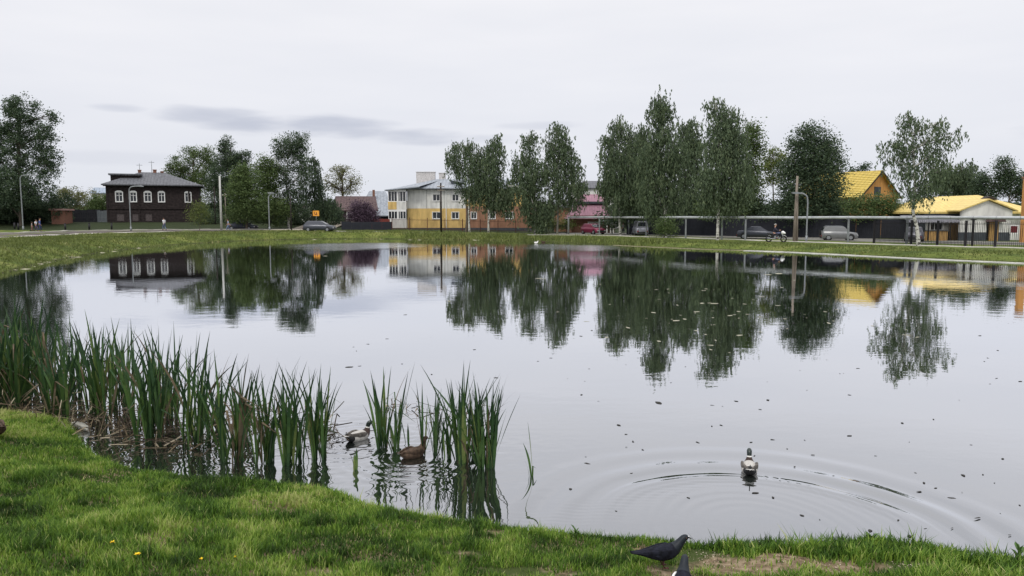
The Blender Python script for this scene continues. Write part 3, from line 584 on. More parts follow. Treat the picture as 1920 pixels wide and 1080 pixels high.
def hip_roof(name, mm, parent, x0, x1, y0, y1, ze, zr, rx0, rx1, ry, th=.18):
    mb = MB(); e = [(x0, y0, ze), (x1, y0, ze), (x1, y1, ze), (x0, y1, ze)]; b = [(p[0], p[1], ze-th) for p in e]; r_ = [(rx0, ry, zr), (rx1, ry, zr)]
    mb.add(e+b+r_, [(0, 1, 9, 8), (1, 2, 9), (2, 3, 8, 9), (3, 0, 8), (4, 5, 1, 0), (5, 6, 2, 1), (6, 7, 3, 2), (7, 4, 0, 3), (7, 6, 5, 4)]); return mb.build(name, mm, parent)
def gable_roof_front(name, mm, parent, x0, x1, y0, y1, ze, zr, th=.16, oh=.4):
    """gable towards -y, ridge along y"""
    xm = (x0+x1)/2; mb = MB(); sl = (zr-ze)/(xm-x0)
    a = [(x0-oh, ze-sl*oh), (xm, zr), (x1+oh, ze-sl*oh), (x1+oh, ze-sl*oh+th), (xm, zr+th), (x0-oh, ze-sl*oh+th)]
    mb.add([(p[0], y, p[1]) for y in (y0-oh, y1+oh) for p in a], [(0, 1, 4, 5), (1, 2, 3, 4), (6, 11, 10, 7), (7, 10, 9, 8), (5, 4, 10, 11), (4, 3, 9, 10), (0, 6, 7, 1), (1, 7, 8, 2), (0, 5, 11, 6), (2, 8, 9, 3)]); return mb.build(name, mm, parent)
def at_px(px, D, z=None):
    x = xat(px, D); return Vector((x, D, tz(x, D) if z is None else z))

# --- dark wooden house on the left
D = 127; k = FPX/D; o = at_px(203, D); o.z = 1.55
h = thing('wooden_house', 'dark two storey log house with white upper windows and grey hipped roof', 'house', o, R(20)); h.scale = (.93, 1, 1)
zl = lambda py: CAMZ+(406-py)/k-o.z
W_ = 169/k; ops = []
up = [(217, 233), (243, 258), (269, 285), (295, 310), (345, 360)]
for a_, b_ in up: ops.append(((a_+2-203)/k, (b_-2-203)/k, zl(378), zl(361)))
low = [(219, 232), (247, 258), (271, 283)]
for a_, b_ in low: ops.append(((a_-203)/k, (b_-203)/k, zl(414), zl(401)))
wall('wall', M['dark_log'], h, 0, W_, -1.5, zl(347), ops)
MB().box(0, .25, .25, 10, -1.5, zl(347)).box(W_-.25, W_, .25, 10, -1.5, zl(347)).box(.25, W_-.25, 9.75, 10, -1.5, zl(347)).build('wall', M['dark_log'], h)
for q in ops[:5]: window(h, *q, casing=.11, mull=1, arch=True, pane='glass')
for q in ops[5:]:
    wi = MB().box(q[0], q[1], .06, .1, q[2], q[3]).build('boarded_window', mat('old_board', (.085, .07, .07), .9, .3, 6), h)
for x in (0, 5.2, W_-1.6, W_): MB().box(x-.14, x+.14, -.09, -.003, -1.5, zl(349)).build('corner_board', M['dark_log'], h)
MB().box(-.05, W_+.05, -.12, -.003, zl(391)-.1, zl(391)+.1).build('floor_board', M['dark_log'], h)
hip_roof('roof', M['grey_roof'], h, -.75, W_+.75, -.8, 10.8, zl(346), zl(320), 5.0, 9.2, 5.0)
MB().box(-.5, W_+.5, -.35, -.1, zl(347)-.25, zl(347)-.02).build('eave_board', M['dark_log'], h)
d_ = MB(); d_.box(.4, 5.3, 2.2, 5, zl(345), zl(328)); dm = d_.build('dormer', M['dark_log'], h)
MB().box(.1, 5.6, 1.8, 5.2, zl(328)+.003, zl(325)).build('dormer_roof', M['grey_roof'], dm)
for x, t_, w__ in ((4.7, 317, .5), (7.3, 316, .55), (8.6, 319, .5)): MB().box(x, x+w__, 4.8, 5.4, zl(330), zl(t_)).box(x-.06, x+w__+.06, 4.74, 5.46, zl(t_)+.002, zl(t_)+.14).build('chimney', M['brick'], h)
for x, t_ in ((4.9, 303), (7.0, 297)):
    MB().tube([(x, 5.7, zl(325)), (x, 5.7, zl(t_))], .05, 5).tube([(x-.5, 5.7, zl(t_+3)), (x+.5, 5.7, zl(t_+3))], .035, 4).build('antenna', M['galv'], h)
MB().box(8.5, 15.2, -.8, -.3, -1.2, -.45).build('foundation_slab', M['concrete'], h)

# --- low houses glimpsed between trees
def small_house(name, label, px0, px1, D, py_e, py_r, wallm, roofm, depth=8, ridge='x', wins=()):
    k = FPX/D; o = at_px(px0, D); h = thing(name, label, 'house', o, -math.atan2(o.x, D)*.8); W_ = (px1-px0)/k; ze = CAMZ+(406-py_e)/k-o.z; zr = CAMZ+(406-py_r)/k-o.z
    ops = [(W_*a, W_*b, c, d) for a, b, c, d in wins]
    wall('wall', M[wallm], h, 0, W_, -1, ze, ops)
    MB().box(0, .25, .25, depth, -1, ze).box(W_-.25, W_, .25, depth, -1, ze).box(.25, W_-.25, depth-.25, depth, -1, ze).build('wall', M[wallm], h)
    for q in ops: window(h, *q, casing=.12)
    if ridge == 'x': hip_roof('roof', M[roofm], h, -.4, W_+.4, -.4, depth+.4, ze+.02, zr, W_*.28, W_*.72, depth/2)
    elif ridge == 'g':
        gable_roof_front('roof', M[roofm], h, 0, W_, 0, depth, ze+.05, zr); MB().prism([(0, ze), (W_, ze), (W_/2, zr-.02)], .05, .3).build('gable', M[wallm], h)
    else:
        hip_roof('roof', M[roofm], h, -.4, W_+.4, -.4, depth+.4, ze+.02, zr, 0, W_, depth/2)
    return h
small_house('village_house', 'low house with a pale blue roof just left of the wooden house', 176, 207, 165, 362, 351, 'white_wall', 'blue_roof', ridge='r')
small_house('village_house', 'house with dark wooden gable under a brown roof behind the lilac', 628, 704, 132, 394, 367, 'dark_wood', 'brown_roof', ridge='r', wins=((.3, .42, .9, 2.1),))
small_house('village_house', 'pale gabled cottage half hidden by the bushes left of the brown roof', 560, 642, 138, 395, 372, 'white_wall', 'brown_roof', ridge='g', wins=((.12, .24, .8, 2.0), (.5, .62, .8, 2.0)))
bh = small_house('village_house', 'house under a big pale blue metal roof left of the yellow and white house', 672, 742, 150, 404, 357, 'dark', 'light_roof', depth=11, ridge='x')
MB().box(2.8, 3.3, 3, 3.5, 3, 6.6).build('chimney', M['brick'], bh)

# --- yellow and white apartment house
D = 125; k = FPX/D; o = at_px(764, D); h = thing('apartment_house', 'two storey house, white upstairs and yellow and terracotta downstairs, grey roof', 'house', o)
zl = lambda py: CAMZ+(406-py)/k-o.z; xl = lambda px: (px-764)/k
zf_, ze, zp = zl(391), zl(356), zl(427)
X1, X2 = xl(873), xl(1003)
upw = [(812, 825), (848, 860)]; loww = [(811, 826), (847, 860)]; oA = [(xl(a_), xl(b_), zl(377), zl(365)) for a_, b_ in upw]; oB = [(xl(a_), xl(b_), zl(410), zl(398)) for a_, b_ in loww]
oC = [(xl(a_), xl(b_), zl(410), zl(398)) for a_, b_ in ((883, 893), (918, 928), (947, 961))]; oD = [(xl(a_), xl(b_), zl(377), zl(365)) for a_, b_ in ((883, 893), (918, 928), (947, 961))]
wall('upper_wall', M['white_wall'], h, 0, X1, zf_, ze, oA); wall('lower_wall', M['yellow_wall'], h, 0, X1, zp, zf_-.002, oB)
wall('lower_wall', M['terracotta'], h, X1+.002, X2, zp, zf_+.35, oC); wall('upper_wall', M['yellow_wall'], h, X1+.002, X2, zf_+.352, ze, oD)
MB().box(-.1, X2+.1, -.08, 11, -1.5, zp-.002).build('plinth', M['plinth'], h)
MB().box(0, .25, .26, 10.7, zp, ze).box(X2-.25, X2, .26, 11, zp, ze).box(.25, X2-.25, 10.75, 11, zp, ze).build('rear_wall', M['white_wall'], h)
for q in oA+oB+oC+oD: window(h, *q, casing=.08, mull=1, trans=False)
for x in (xl(800), xl(833)): MB().box(x-.02, x+.02, -.012, -.002, zf_, ze).build('panel_joint', M['plinth'], h)
MB().box(xl(836), xl(836)+.1, -.12, -.02, zp, ze).build('downpipe', M['white'], h)
# projecting glazed balcony stack at the left corner
bx0, bx1, by = xl(731), xl(764)-.002, -1.3
MB().box(bx0, bx1, by, .2, zl(427), zl(411)).build('balcony', M['white_wall'], h); bal = MB().box(bx0, bx1, by, .2, zl(393), zl(379)).build('balcony', M['white_wall'], h)
MB().box(bx0-.03, xl(747)-.05, by-.03, by-.003, zl(393), zl(379)).build('yellow_panel', M['yellow_wall'], bal)
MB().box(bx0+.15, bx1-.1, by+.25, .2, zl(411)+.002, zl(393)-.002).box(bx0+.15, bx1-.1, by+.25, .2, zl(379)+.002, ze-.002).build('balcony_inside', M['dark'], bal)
for (z0, z1) in ((zl(411), zl(393)), (zl(379), ze-.05)):
    n_ = 6
    fr = MB(); fr.box(bx0, bx1, by, by+.08, z0+.001, z0+.12).box(bx0, bx1, by, by+.08, z1-.35, z1-.002)
    for i in range(n_+1): xx_ = bx0+(bx1-bx0-.1)*i/n_; fr.box(xx_, xx_+(.28 if i == 3 else .09), by+.002, by+.078, z0+.121, z1-.351)
    fo = fr.build('balcony_glazing', M['white'], h); MB().box(bx0+.02, bx1-.02, by+.09, by+.11, z0+.12, z1-.35).build('pane', M['glass'], fo)
    MB().box(bx0-.01, bx0+.06, by+.12, .1, z0, z1).build('side_pane', M['glass'], fo)
rf = hip_roof('roof', M['light_roof'], h, bx0+1.2, X2+.6, -.7, 11.7, ze+.25, zl(334), xl(815), xl(960), 5)
mb = MB(); mb.add([(bx0-.5, by-.5, ze-.1), (xl(790), by-.5, ze+.45), (xl(820), 4.2, zl(337)), (bx0-.5, 6, ze-.1), (bx0-.5, by-.5, ze-.25), (xl(790), by-.5, ze+.3), (bx0-.5, 6, ze-.25)], [(0, 1, 2), (0, 2, 3), (4, 5, 1, 0), (6, 4, 0, 3)])
mb.build('balcony_roof', M['light_roof'], h)
for a_, b_, t_, b2 in ((774, 810, 321, 350), (818, 830, 323, 340)):
    MB().box(xl(a_), xl(b_), 5.2, 6.4, zl(b2), zl(t_)).box(xl(a_)-.08, xl(b_)+.08, 5.12, 6.48, zl(t_)+.002, zl(t_)+.12).build('chimney', M['white_brick'], h)
dm = MB().prism([(xl(842), zl(337)), (xl(875), zl(347)), (xl(842)+.3, zl(345))], 1.5, 3).build('dormer', M['plinth'], h)
MB().tube([(xl(853), 3, zl(345)), (xl(853), 3, zl(333))], .12, 6).build('vent_pipe', M['galv'], h)

# --- pink roofed building, brick yard, beige block behind
D = 113; k = FPX/D; o = at_px(1072, D); h = thing('pink_roof_house', 'brick building with a two tier pink mansard roof between the birches', 'house', o)
zl = lambda py: CAMZ+(406-py)/k-o.z; xl = lambda px: (px-1072)/k
W_ = xl(1152); op = [(xl(1103), xl(1121), zl(425), zl(417))]
wall('wall', M['brick'], h, 0, W_, -.6, zl(410), op); window(h, *op[0], casing=.1, mull=4, trans=True)
MB().box(0, .25, .25, 9, -.6, zl(410)).box(W_-.25, W_, .25, 9, -.6, zl(410)).box(.25, W_-.25, 8.75, 9, -.6, zl(410)).build('wall', M['brick'], h)
def frus(mb, a, b, z0, z1, y0a, y1a, y0b, y1b):
    mb.add([(a[0], y0a, z0), (a[1], y0a, z0), (a[1], y1a, z0), (a[0], y1a, z0), (b[0], y0b, z1), (b[1], y0b, z1), (b[1], y1b, z1), (b[0], y1b, z1)], [(0, 1, 5, 4), (1, 2, 6, 5), (2, 3, 7, 6), (3, 0, 4, 7), (4, 5, 6, 7), (3, 2, 1, 0)]); return mb
frus(MB(), (-.5, W_+.1), (xl(1084), xl(1138)), zl(410)+.003, zl(382), -.7, 9.7, .9, 8).build('roof', M['pink_roof'], h)
frus(MB(), (xl(1084)-.3, xl(1138)+.3), (xl(1096), xl(1126)), zl(378), zl(364), .6, 8.3, 2, 7).build('upper_roof', M['pink_roof'], h)
MB().box(xl(1084)-.35, xl(1138)+.4, .5, 8.5, zl(382)+.002, zl(378)-.002).build('roof_band', M['plinth'], h)
mb = MB()
for i in range(14): x = -.3+i*(W_+.2)/13.5; mb.box(x, x+.04, -.5, -.46, zl(409)+.0, zl(405))
mb.box(-.4, W_, -.5, -.46, zl(405)+.002, zl(404)).build('snow_guard', M['brick'], h)
D = 111; k = FPX/D
for px, p1, lab in ((1146, 1168, 'garage bay with white posts beside the red car'),):
    o = at_px(1128, D); h = thing('carport', 'low dark carport with pale posts right of the red car', 'carport', o)
    for q in (1138, 1145, 1150): MB().bbox((q-1128)/k-.08, (q-1128)/k+.08, -.08, .08, -.1, 1.75).build('post', M['white_wall'], h)
    MB().box(-.2, 24/k, -.4, 3, 1.755, 1.95).build('roof', M['galv'], h); MB().box(0, 22/k, 2.6, 2.8, -.3, 1.75).build('rear_wall', M['plinth'], h)
D = 122; o = at_px(1040, D); h = small_house('brick_annex', 'orange brick house wall showing through the birch left of the pink roof', 1040, 1080, D, 388, 374, 'terracotta', 'grey_roof', ridge='x', wins=((.5, .7, 1, 2.2),))
small_house('beige_block', 'pale beige block with a dark roof standing behind the pink roof', 1070, 1160, 150, 353, 338, 'white_wall', 'grey_roof', depth=10, ridge='x', wins=((.36, .42, 4.6, 5.9), (.46, .52, 4.6, 5.9)))

# --- orange house with steep yellow roof
D = 95; k = FPX/D; o = at_px(1608, D); h = thing('steep_roof_house', 'orange house with a steep yellow tiled roof behind the green bushes', 'house', o, R(32))
z = lambda py: CAMZ+(406-py)/k-o.z
Wd, dp = 8.2, 9.5; ze, zr = z(366), z(320)
wall('wall', M['orange_wall'], h, 0, Wd, -.5, ze, [(3.2, 4.6, 4.2, ze-.15)]); MB().box(3.2, 4.6, .1, .15, 4.2, ze-.15).build('shutter', M['plinth'], h)
MB().box(0, .25, .25, dp, -.5, ze).box(Wd-.25, Wd, .25, dp, -.5, ze).box(.25, Wd-.25, dp-.25, dp, -.5, ze).build('wall', M['orange_wall'], h)
MB().prism([(0, ze+.002), (Wd, ze+.002), (Wd/2, zr-.03)], 0, .25).prism([(0, ze+.002), (Wd, ze+.002), (Wd/2, zr-.03)], dp-.25, dp).build('gable', M['orange_wall'], h)
MB().prism([(3.2, ze+.01), (4.6, ze+.01), (4.6, ze+1.1), (3.2, ze+1.1)], -.05, -.005).build('shutter', M['plinth'], h)
mb = MB()     # stepped tile courses
sl = (zr-ze)/(Wd/2); nst = 15; oh = .5
for side in (0, 1):
    for i in range(nst):
        t0 = -oh+(Wd/2+oh)*i/nst; t1 = -oh+(Wd/2+oh)*(i+1)/nst+.05
        pts = [(t0, ze+sl*t0+.02), (t1, ze+sl*t1+.02), (t1, ze+sl*t1+.05), (t0, ze+sl*t0+.16)]
        if side: pts = [(Wd-a, b) for a, b in pts][::-1]
        mb.prism(pts, -.5, dp+.5)
tag(mb.build('roof', M['yellow_roof'], h), None)
mb = MB()
for a, b in (((-oh, ze-sl*oh), (Wd/2, zr)), ((Wd+oh, ze-sl*oh), (Wd/2, zr))): mb.prism([(a[0], a[1]-.15), (b[0], b[1]-.15), (b[0], b[1]+.05), (a[0], a[1]+.05)], -.56, -.5)
mb.build('barge_board', M['dark_wood'], h)

# --- low shop building with yellow roof on the right
D = 78; k = FPX/D; o = at_px(1690, D); h = thing('roadside_shop', 'low white shop with a long yellow roof and a gabled white porch', 'shop', o)
z = lambda py: CAMZ+(406-py)/k-o.z; xl = lambda px: (px-1690)/k
W_ = xl(1935); ze, zr = z(397), z(366)
XL = xl(1738)
wall('wall', M['white_wall'], h, XL, xl(1800), .9, ze-.05, [(xl(1745), xl(1768), 1.0, 2.0)])
MB().box(XL, xl(1800), -.02, .25, -.3, .898).build('lower_wall', M['plinth'], h)
MB().box(XL, W_, 7.75, 8, -.3, ze).box(W_-.25, W_, .3, 7.74, -.3, ze).build('rear_wall', M['white_wall'], h); MB().box(XL, XL+.25, .26, 7.74, -.3, ze).build('gable_wall', M['plinth'], h)
window(h, xl(1745), xl(1768), 1.0, 2.0, mull=2, casing=.06)
mb = MB(); mb.add([(XL-.8, -.8, ze), (W_+.5, -.8, ze), (W_-3.5, 3.8, zr+.1), (XL+1.2, 3.8, zr-.15), (W_+.5, 8.5, ze), (XL-.8, 8.5, ze), (XL-.8, -.8, ze-.2), (W_+.5, -.8, ze-.2), (W_+.5, 8.5, ze-.2), (XL-.8, 8.5, ze-.2)], [(0, 1, 2, 3), (1, 4, 2), (4, 5, 3, 2), (5, 0, 3), (6, 7, 1, 0), (7, 8, 4, 1), (8, 9, 5, 4), (9, 6, 0, 5), (9, 8, 7, 6)])
mb.build('roof', M['yellow_sheet'], h)
MB().box(XL-.7, xl(1800), -.72, -.6, ze-.62, ze-.21).build('fascia', M['plinth'], h)
MB().prism([(xl(1865), z(372)), (xl(1893), z(373)), (xl(1880), z(367))], 2.2, 4.2).build('roof_vent', M['dark_wood'], h)
# porch
xl0 = xl; xl = lambda px: xl0(px-(px-960)*.033)
px0, px1 = xl(1801), xl(1896); pz = z(395); pa = z(377)
pg = MB().prism([(px0, z(409)), (px1, z(409)), (px1, pz), ((px0+px1)/2, pa), (px0, pz)], -2.6, -2.35).build('porch_gable', M['white_wall'], h)
gable_roof_front('porch_roof', M['yellow_sheet'], h, px0-.1, px1+.1, -2.6, 2, pz+.02, pa+.05, .12, .3)
pw = wall('porch_wall', M['white_wall'], h, px0, px1, .85, z(409)-.002, [(xl(1852), xl(1872), .85, 2.2)], -2.4)
MB().box(px0, xl(1852), -2.43, -2.2, -.3, .848).box(xl(1874), px1, -2.43, -2.2, -.3, .848).build('porch_base', M['plinth'], h)
dr = MB().box(xl(1857), xl(1873), -2.5, -2.3, -.1, 2.15).build('door', M['amber_wood'], h)
MB().prism([(xl(1848), 1.9), (xl(1880), 1.9), (xl(1876), 2.35), (xl(1852), 2.35)], -3.1, -2.45).build('door_canopy', M['brown_roof'], h)
pl = MB().box(xl(1893), xl(1909), -2.62, -2.605, z(437), z(421)).build('sign_board', M['white'], h); MB().box(xl(1895), xl(1907), -2.64, -2.622, z(435), z(423)).build('sign_face', M['red_paint'], pl)
xl = xl0
wall('side_wall', M['white_wall'], h, px1+.002, W_, -.3, ze-.05, [], -.0)
for i in range(int((xl(1800)-xl(1774))/.14)): x = xl(1774)+i*.14; MB().box(x, x+.125, -.62, -.57, -.1+.02*(i % 3), 2.35-.03*(i % 2)).build('plank', M['amber_wood'], h)
# kiosk counter with awning
o2 = at_px(1690, 76.5); kk = thing('market_stall', 'wooden market counter under a long grey awning beside the shop door', 'stall', o2); k2 = FPX/76.5
xl2 = lambda px: (px-1690)/k2
MB().prism([(-.9, 2.05), (.35, 2.5), (.35, 2.56), (-.9, 2.11)], xl2(1690), xl2(1792), 'x').build('awning', M['awning'], kk)
mb = MB()
for i in range(26): x = xl2(1690)+i*(xl2(1792)-.1)/26; mb.box(x, x+.17, -.915, -.895, 1.82+.03*(i % 2), 2.07)
mb.build('awning_valance', mat('awning_edge', (.30, .30, .34), .8, .3, 4), kk)
for x in (1691, 1733, 1774, 1791): MB().bbox(xl2(x)-.04, xl2(x)+.04, -.84, -.76, -.1, 2.06).build('post', M['black_metal'], kk)
MB().box(xl2(1729), xl2(1772), -.7, -.2, 1.0, 1.06).build('counter_top', M['plinth'], kk)
for i in range(16): x = xl2(1729)+i*.148; MB().box(x, x+.135, -.6, -.56, -.05, .998-.02*(i % 2)).build('plank', M['amber_wood'], kk)
t = thing('gate_pillar', 'tall orange pillar cut by the right edge of the photograph', 'pillar', at_px(1920, 70)); k = FPX/70
MB().bbox(-.18, .35, -.2, .3, -.2, 6.0, .04).build('shaft', M['orange_wall'], t); MB().bbox(-.26, .43, -.28, .38, 6.002, 6.16, .03).build('cap', M['terracotta'], t)

# ------------------------------------------------------------------ fences
def bar_fence(label, pts, hgt, post_every, mm='black_metal', bar=.14, post_r=.045, z_off=0, name='railing_fence', rails=(.15, .9), post_h=1.1, bw=.012):
    a = Vector(pts[0]); root = thing(name, label, 'fence', (a.x, a.y, tz(a.x, a.y)+z_off)); bars = MB(); rl = MB(); oz = tz(a.x, a.y)+z_off
    for i in range(len(pts)-1):
        p, q = Vector(pts[i]), Vector(pts[i+1]); L = (q-p).length; n = max(1, round(L/post_every)); d = (q-p)/L; nn = Vector((-d.y, d.x))
        for j in range(n+(i == len(pts)-2)):
            c = p+d*(L*j/n); zz = tz(c.x, c.y)+z_off-oz; c = c-Vector((a.x, a.y)); MB().bbox(c.x-post_r, c.x+post_r, c.y-post_r, c.y+post_r, zz-.2, zz+hgt*post_h, post_r*.2).build('post', M[mm], root)
        nb = int(L/bar)
        for j in range(nb):
            c = p+d*(L*(j+.5)/nb)-Vector((a.x, a.y)); zz = tz(c.x+a.x, c.y+a.y)+z_off-oz; bars.box(c.x-bw, c.x+bw, c.y-bw, c.y+bw, zz+.08, zz+hgt)
        for r_ in rails:
            s_ = p-Vector((a.x, a.y)); e_ = q-Vector((a.x, a.y)); z0 = tz(p.x, p.y)+z_off-oz+hgt*r_; z1 = tz(q.x, q.y)+z_off-oz+hgt*r_
            rl.tube([(s_.x+nn.x*.02, s_.y+nn.y*.02, z0), (e_.x+nn.x*.02, e_.y+nn.y*.02, z1)], .022, 4, sm=False)
    tag(bars.build('bars', M[mm], root), kind='stuff'); rl.build('rail', M[mm], root); return root
def P2(px, D): return (xat(px, D), D)
M['rust_metal'] = mat('rust_metal', (.09, .035, .025), .7, .3, 4)
bar_fence('brown metal railing with slim bars running before the yellow and white house', [P2(735, 113), P2(1000, 113)], 1.75, 2.6, 'rust_metal', .15, .05)
bar_fence('black metal railing with thick posts on the right bank before the shop', [P2(1640, 69.5), P2(1710, 66), P2(1759, 64), P2(1812, 61.5), P2(1868, 59.5), P2(1990, 57)], 2.05, 2.9, 'black_metal', .13, .085, post_h=1.04)
bar_fence('low dark railing standing behind the big birches left of the red car', [P2(1005, 108), P2(1062, 106)], 1.25, 1.7, 'black_metal', .16, .05)
def panel_fence(name, label, pts, hgt, mm, pw=1.0, cat='fence', var=.06, post=True):
    a = Vector(pts[0]); oz = tz(a.x, a.y); root = thing(name, label, cat, (a.x, a.y, oz))
    for i in range(len(pts)-1):
        p, q = Vector(pts[i]), Vector(pts[i+1]); L = (q-p).length; n = max(1, round(L/pw)); ang = math.atan2(q.y-p.y, q.x-p.x)
        for j in range(n):
            c = p+(q-p)*(j/n); zz = tz(c.x, c.y)-oz; hh = hgt+random.uniform(-var, var)
            o_ = MB().box(.01, L/n-.01, -.02, .02, -.3, hh).build('panel', mm, root); o_.location = (c.x-a.x, c.y-a.y, zz); o_.rotation_euler = (0, 0, ang)
    return root
panel_fence('dark_fence', 'long dark sheet fence in the shade behind the pipe and the parked jeep', [P2(1175, 103), P2(1290, 97), P2(1420, 91), P2(1560, 86), P2(1700, 82)], 2.5, M['fence_dark'], 2.2)
panel_fence('red_fence', 'dark red sheet fence left of the yellow and white house', [P2(694, 122), P2(731, 121)], 1.55, M['fence_red'], 1.2)
panel_fence('board_fence', 'dark board fence between the left trees and the wooden house', [P2(125, 131), P2(203, 132)], 2.2, mat('old_fence_wood', (.045, .045, .052), .95, .3, 3), 1.2, var=.12)
panel_fence('board_fence', 'pale grey board fence touching the left corner of the wooden house', [P2(183, 128), P2(202, 128)], 1.95, mat('pale_board', (.13, .145, .155), .95, .2, 3), .5, var=.05)
panel_fence('dark_hedge_fence', 'low dark fence in the shade left of the tall dark tree foot', [P2(-90, 126), P2(90, 127)], 1.7, M['fence_dark'], 2)
panel_fence('dark_fence', 'low dark fence under the bushes between the blue car and the lilac', [P2(640, 112), P2(735, 113)], 1.2, M['fence_dark'], 1.5)
k = FPX/124; o = at_px(97, 124); h = thing('garden_shed', 'small brown shed with a pale reddish roof edge at the end of the road', 'shed', o)
MB().box(0, 25/k, 0, 2.2, -.2, 2.25).build('wall', M['brick'], h); MB().prism([(-.25, 2.252), (2.5, 2.252), (2.5, 2.5), (-.25, 2.62)], -.2, 2.4).build('roof', mat('pinkish_sheet', (.36, .22, .2), .8, .2, 3), h)

# ------------------------------------------------------------------ heating pipe on posts
PL = [P2(1066, 103), P2(1124, 101), P2(1212, 93), P2(1286, 84.5), P2(1354, 79.5), P2(1398, 77.5), P2(1490, 74.5), P2(1591, 71), P2(1701, 67.2), P2(1825, 63.3), P2(2010, 58)]
t = thing('heating_pipe', 'long pale insulated pipe carried on posts along the right shore', 'pipe', (PL[0][0], PL[0][1], tz(*PL[0])))
oz = t.location.z
mb = MB(); pts = [(p[0]-PL[0][0], p[1]-PL[0][1], 2.68-oz+(.03 if i % 2 else 0)) for i, p in enumerate(PL)]
mb.tube(pts, .135, 10).build('pipe_run', M['pipe_white'], t)
mb = MB()
for i in range(len(PL)-1):
    a_, b_ = Vector(pts[i]), Vector(pts[i+1]); n_ = max(2, int((b_-a_).length/1.6)); d_ = (b_-a_).normalized()
    for j in range(n_): c = a_.lerp(b_, j/n_); mb.tube([c-d_*.02, c+d_*.02], .148, 10)
tag(mb.build('pipe_bands', M['galv'], t), kind='stuff')
for i, p in enumerate(PL[1:-1]):
    x, y = p[0]-PL[0][0], p[1]-PL[0][1]; zz = tz(*p)-oz
    MB().bbox(x-.08, x+.08, y-.08, y+.08, zz-.2, 2.52-oz, .02).bbox(x-.2, x+.2, y-.1, y+.1, 2.522-oz, 2.58-oz, .01).build('post', M['galv' if i not in (8,) else 'black_metal'], t)
MB().tube([pts[0], Vector(pts[0])+Vector((0, .1, -.3)), Vector(pts[0])+Vector((0, .2, -2.4))], .13, 8).build('pipe_drop', M['pipe_white'], t)
for px, D, hg, lab in ((1148, 104, 2.0, 'thin grey post under the pipe right of the red car'), (1179, 101, 2.05, 'thin grey post under the pipe by the leftmost tall birch'), (1192, 100, 2.0, 'thin dark grey post between the two birches under the pipe')):
    t = thing('thin_post', lab, 'post', at_px(px, D)); MB().tube([(0, 0, -.2), (0, 0, hg)], .07, 8).build('shaft', M['galv'], t); MB().tube([(0, 0, hg), (0, 0, hg+.04)], .1, 8).build('cap', M['galv'], t)

# ------------------------------------------------------------------ poles and lamps
def pole(name, label, px, D, top_py, r0, r1, mm, cross=None, lean=0):
    o = at_px(px, D); hgt = zat(top_py, D)-o.z; t = thing(name, label, 'pole', o)
    MB().tube([(0, 0, -.3), (lean*.5, 0, hgt*.5), (lean, 0, hgt)], [r0, (r0+r1)/2, r1], 8).build('shaft', M[mm], t)
    if cross:
        for z_ in cross: MB().box(lean-.5, lean+.5, -.14, -.05, hgt-z_-.05, hgt-z_+.05).build('cross_arm', M['wood_pole'], t)
        for sx in (-.42, -.2, .2, .42): MB().tube([(lean+sx, -.09, hgt-cross[0]+.05), (lean+sx, -.09, hgt-cross[0]+.2)], [.05, .03], 6).build('insulator', M['white'], t)
    return t, hgt
pole('concrete_pole', 'pale concrete pole standing right of the young tree', 415, 104, 330, .17, .13, 'concrete')
pole('utility_pole', 'thin dark pole just behind the blue car', 424, 122, 362, .1, .08, 'wood_pole', (.4,))
pole('utility_pole', 'dark wooden pole in front of the yellow and white house', 827, 104, 343, .16, .11, 'dark_wood', (.5, 1.0))
t, hg = pole('utility_pole', 'grey wooden pole with a prop leg between the motorcycle and the street lamp', 1490, 73, 330, .16, .11, 'wood_pole', None, .1)
MB().tube([(.32, .1, -.3), (.18, .05, 4.6)], [.12, .09], 7).build('prop_leg', M['wood_pole'], t)
pole('utility_pole', 'thin dark pole beside the tall dark birch at the side road', 546, 105, 368, .09, .07, 'dark_wood')
pole('utility_pole', 'short dark pole by the trees left of the leaning lamp post', 404, 124, 350, .10, .08, 'dark_wood')
def lamp(label, px, D, top_py, arm, lean=0.0):
    o = at_px(px, D); hgt = zat(top_py, D)-o.z; t = thing('street_lamp', label, 'street lamp', o, 0, 'street lamps round the pond'); s_ = 1 if arm > 0 else -1; a_ = abs(arm)
    MB().tube(smooth3([(0, 0, -.2), (lean*.5, 0, hgt*.5), (lean, 0, hgt-.9), (lean+s_*.12, 0, hgt-.3), (lean+s_*.5, 0, hgt-.06), (lean+s_*(a_-.5), 0, hgt)]), .075, 7).build('pole', M['galv'], t)
    hd = MB(); x0 = lean+s_*(a_-.55); x1 = lean+s_*(a_+.3); xa, xb = min(x0, x1), max(x0, x1)
    hd.prism([(xa, hgt-.06), (xb, hgt-.10), (xb, hgt+.02), ((xa+xb)/2, hgt+.12), (xa, hgt+.08)], -.14, .14).build('lamp_head', M['galv'], t)
    MB().tube([(0, 0, -.05), (0, 0, .6)], .12, 8).build('base_sleeve', M['galv'], t); return t
lamp('leftmost street lamp, arm pointing right, before the tall dark tree', 43, 108, 328, 2.2)
lamp('street lamp standing in front of the dark wooden house', 245, 104, 349, 1.7)
lamp('short lamp post under the leafy trees beside the side road', 505, 103, 362, .5)
lamp('street lamp with its arm pointing left beside the silver jeep', 1513, 72.5, 362, -1.2)
lamp('street lamp whose arm points left, dim under the tall birches', 1206, 99, 380, -2.2)
t = thing('crosswalk_post', 'two short dark bollards on the kerb by the leftmost lamp', 'bollard', at_px(27, 117)); MB().tube([(0, 0, -.1), (0, 0, 1.0)], .13, 8).tube([(0, 0, 1.0), (0, 0, 1.05)], .15, 8).build('bollard_body', M['black_metal'], t)
t['label'] = 'short dark bollard left of the leftmost street lamp'; t.name = 'bollard'
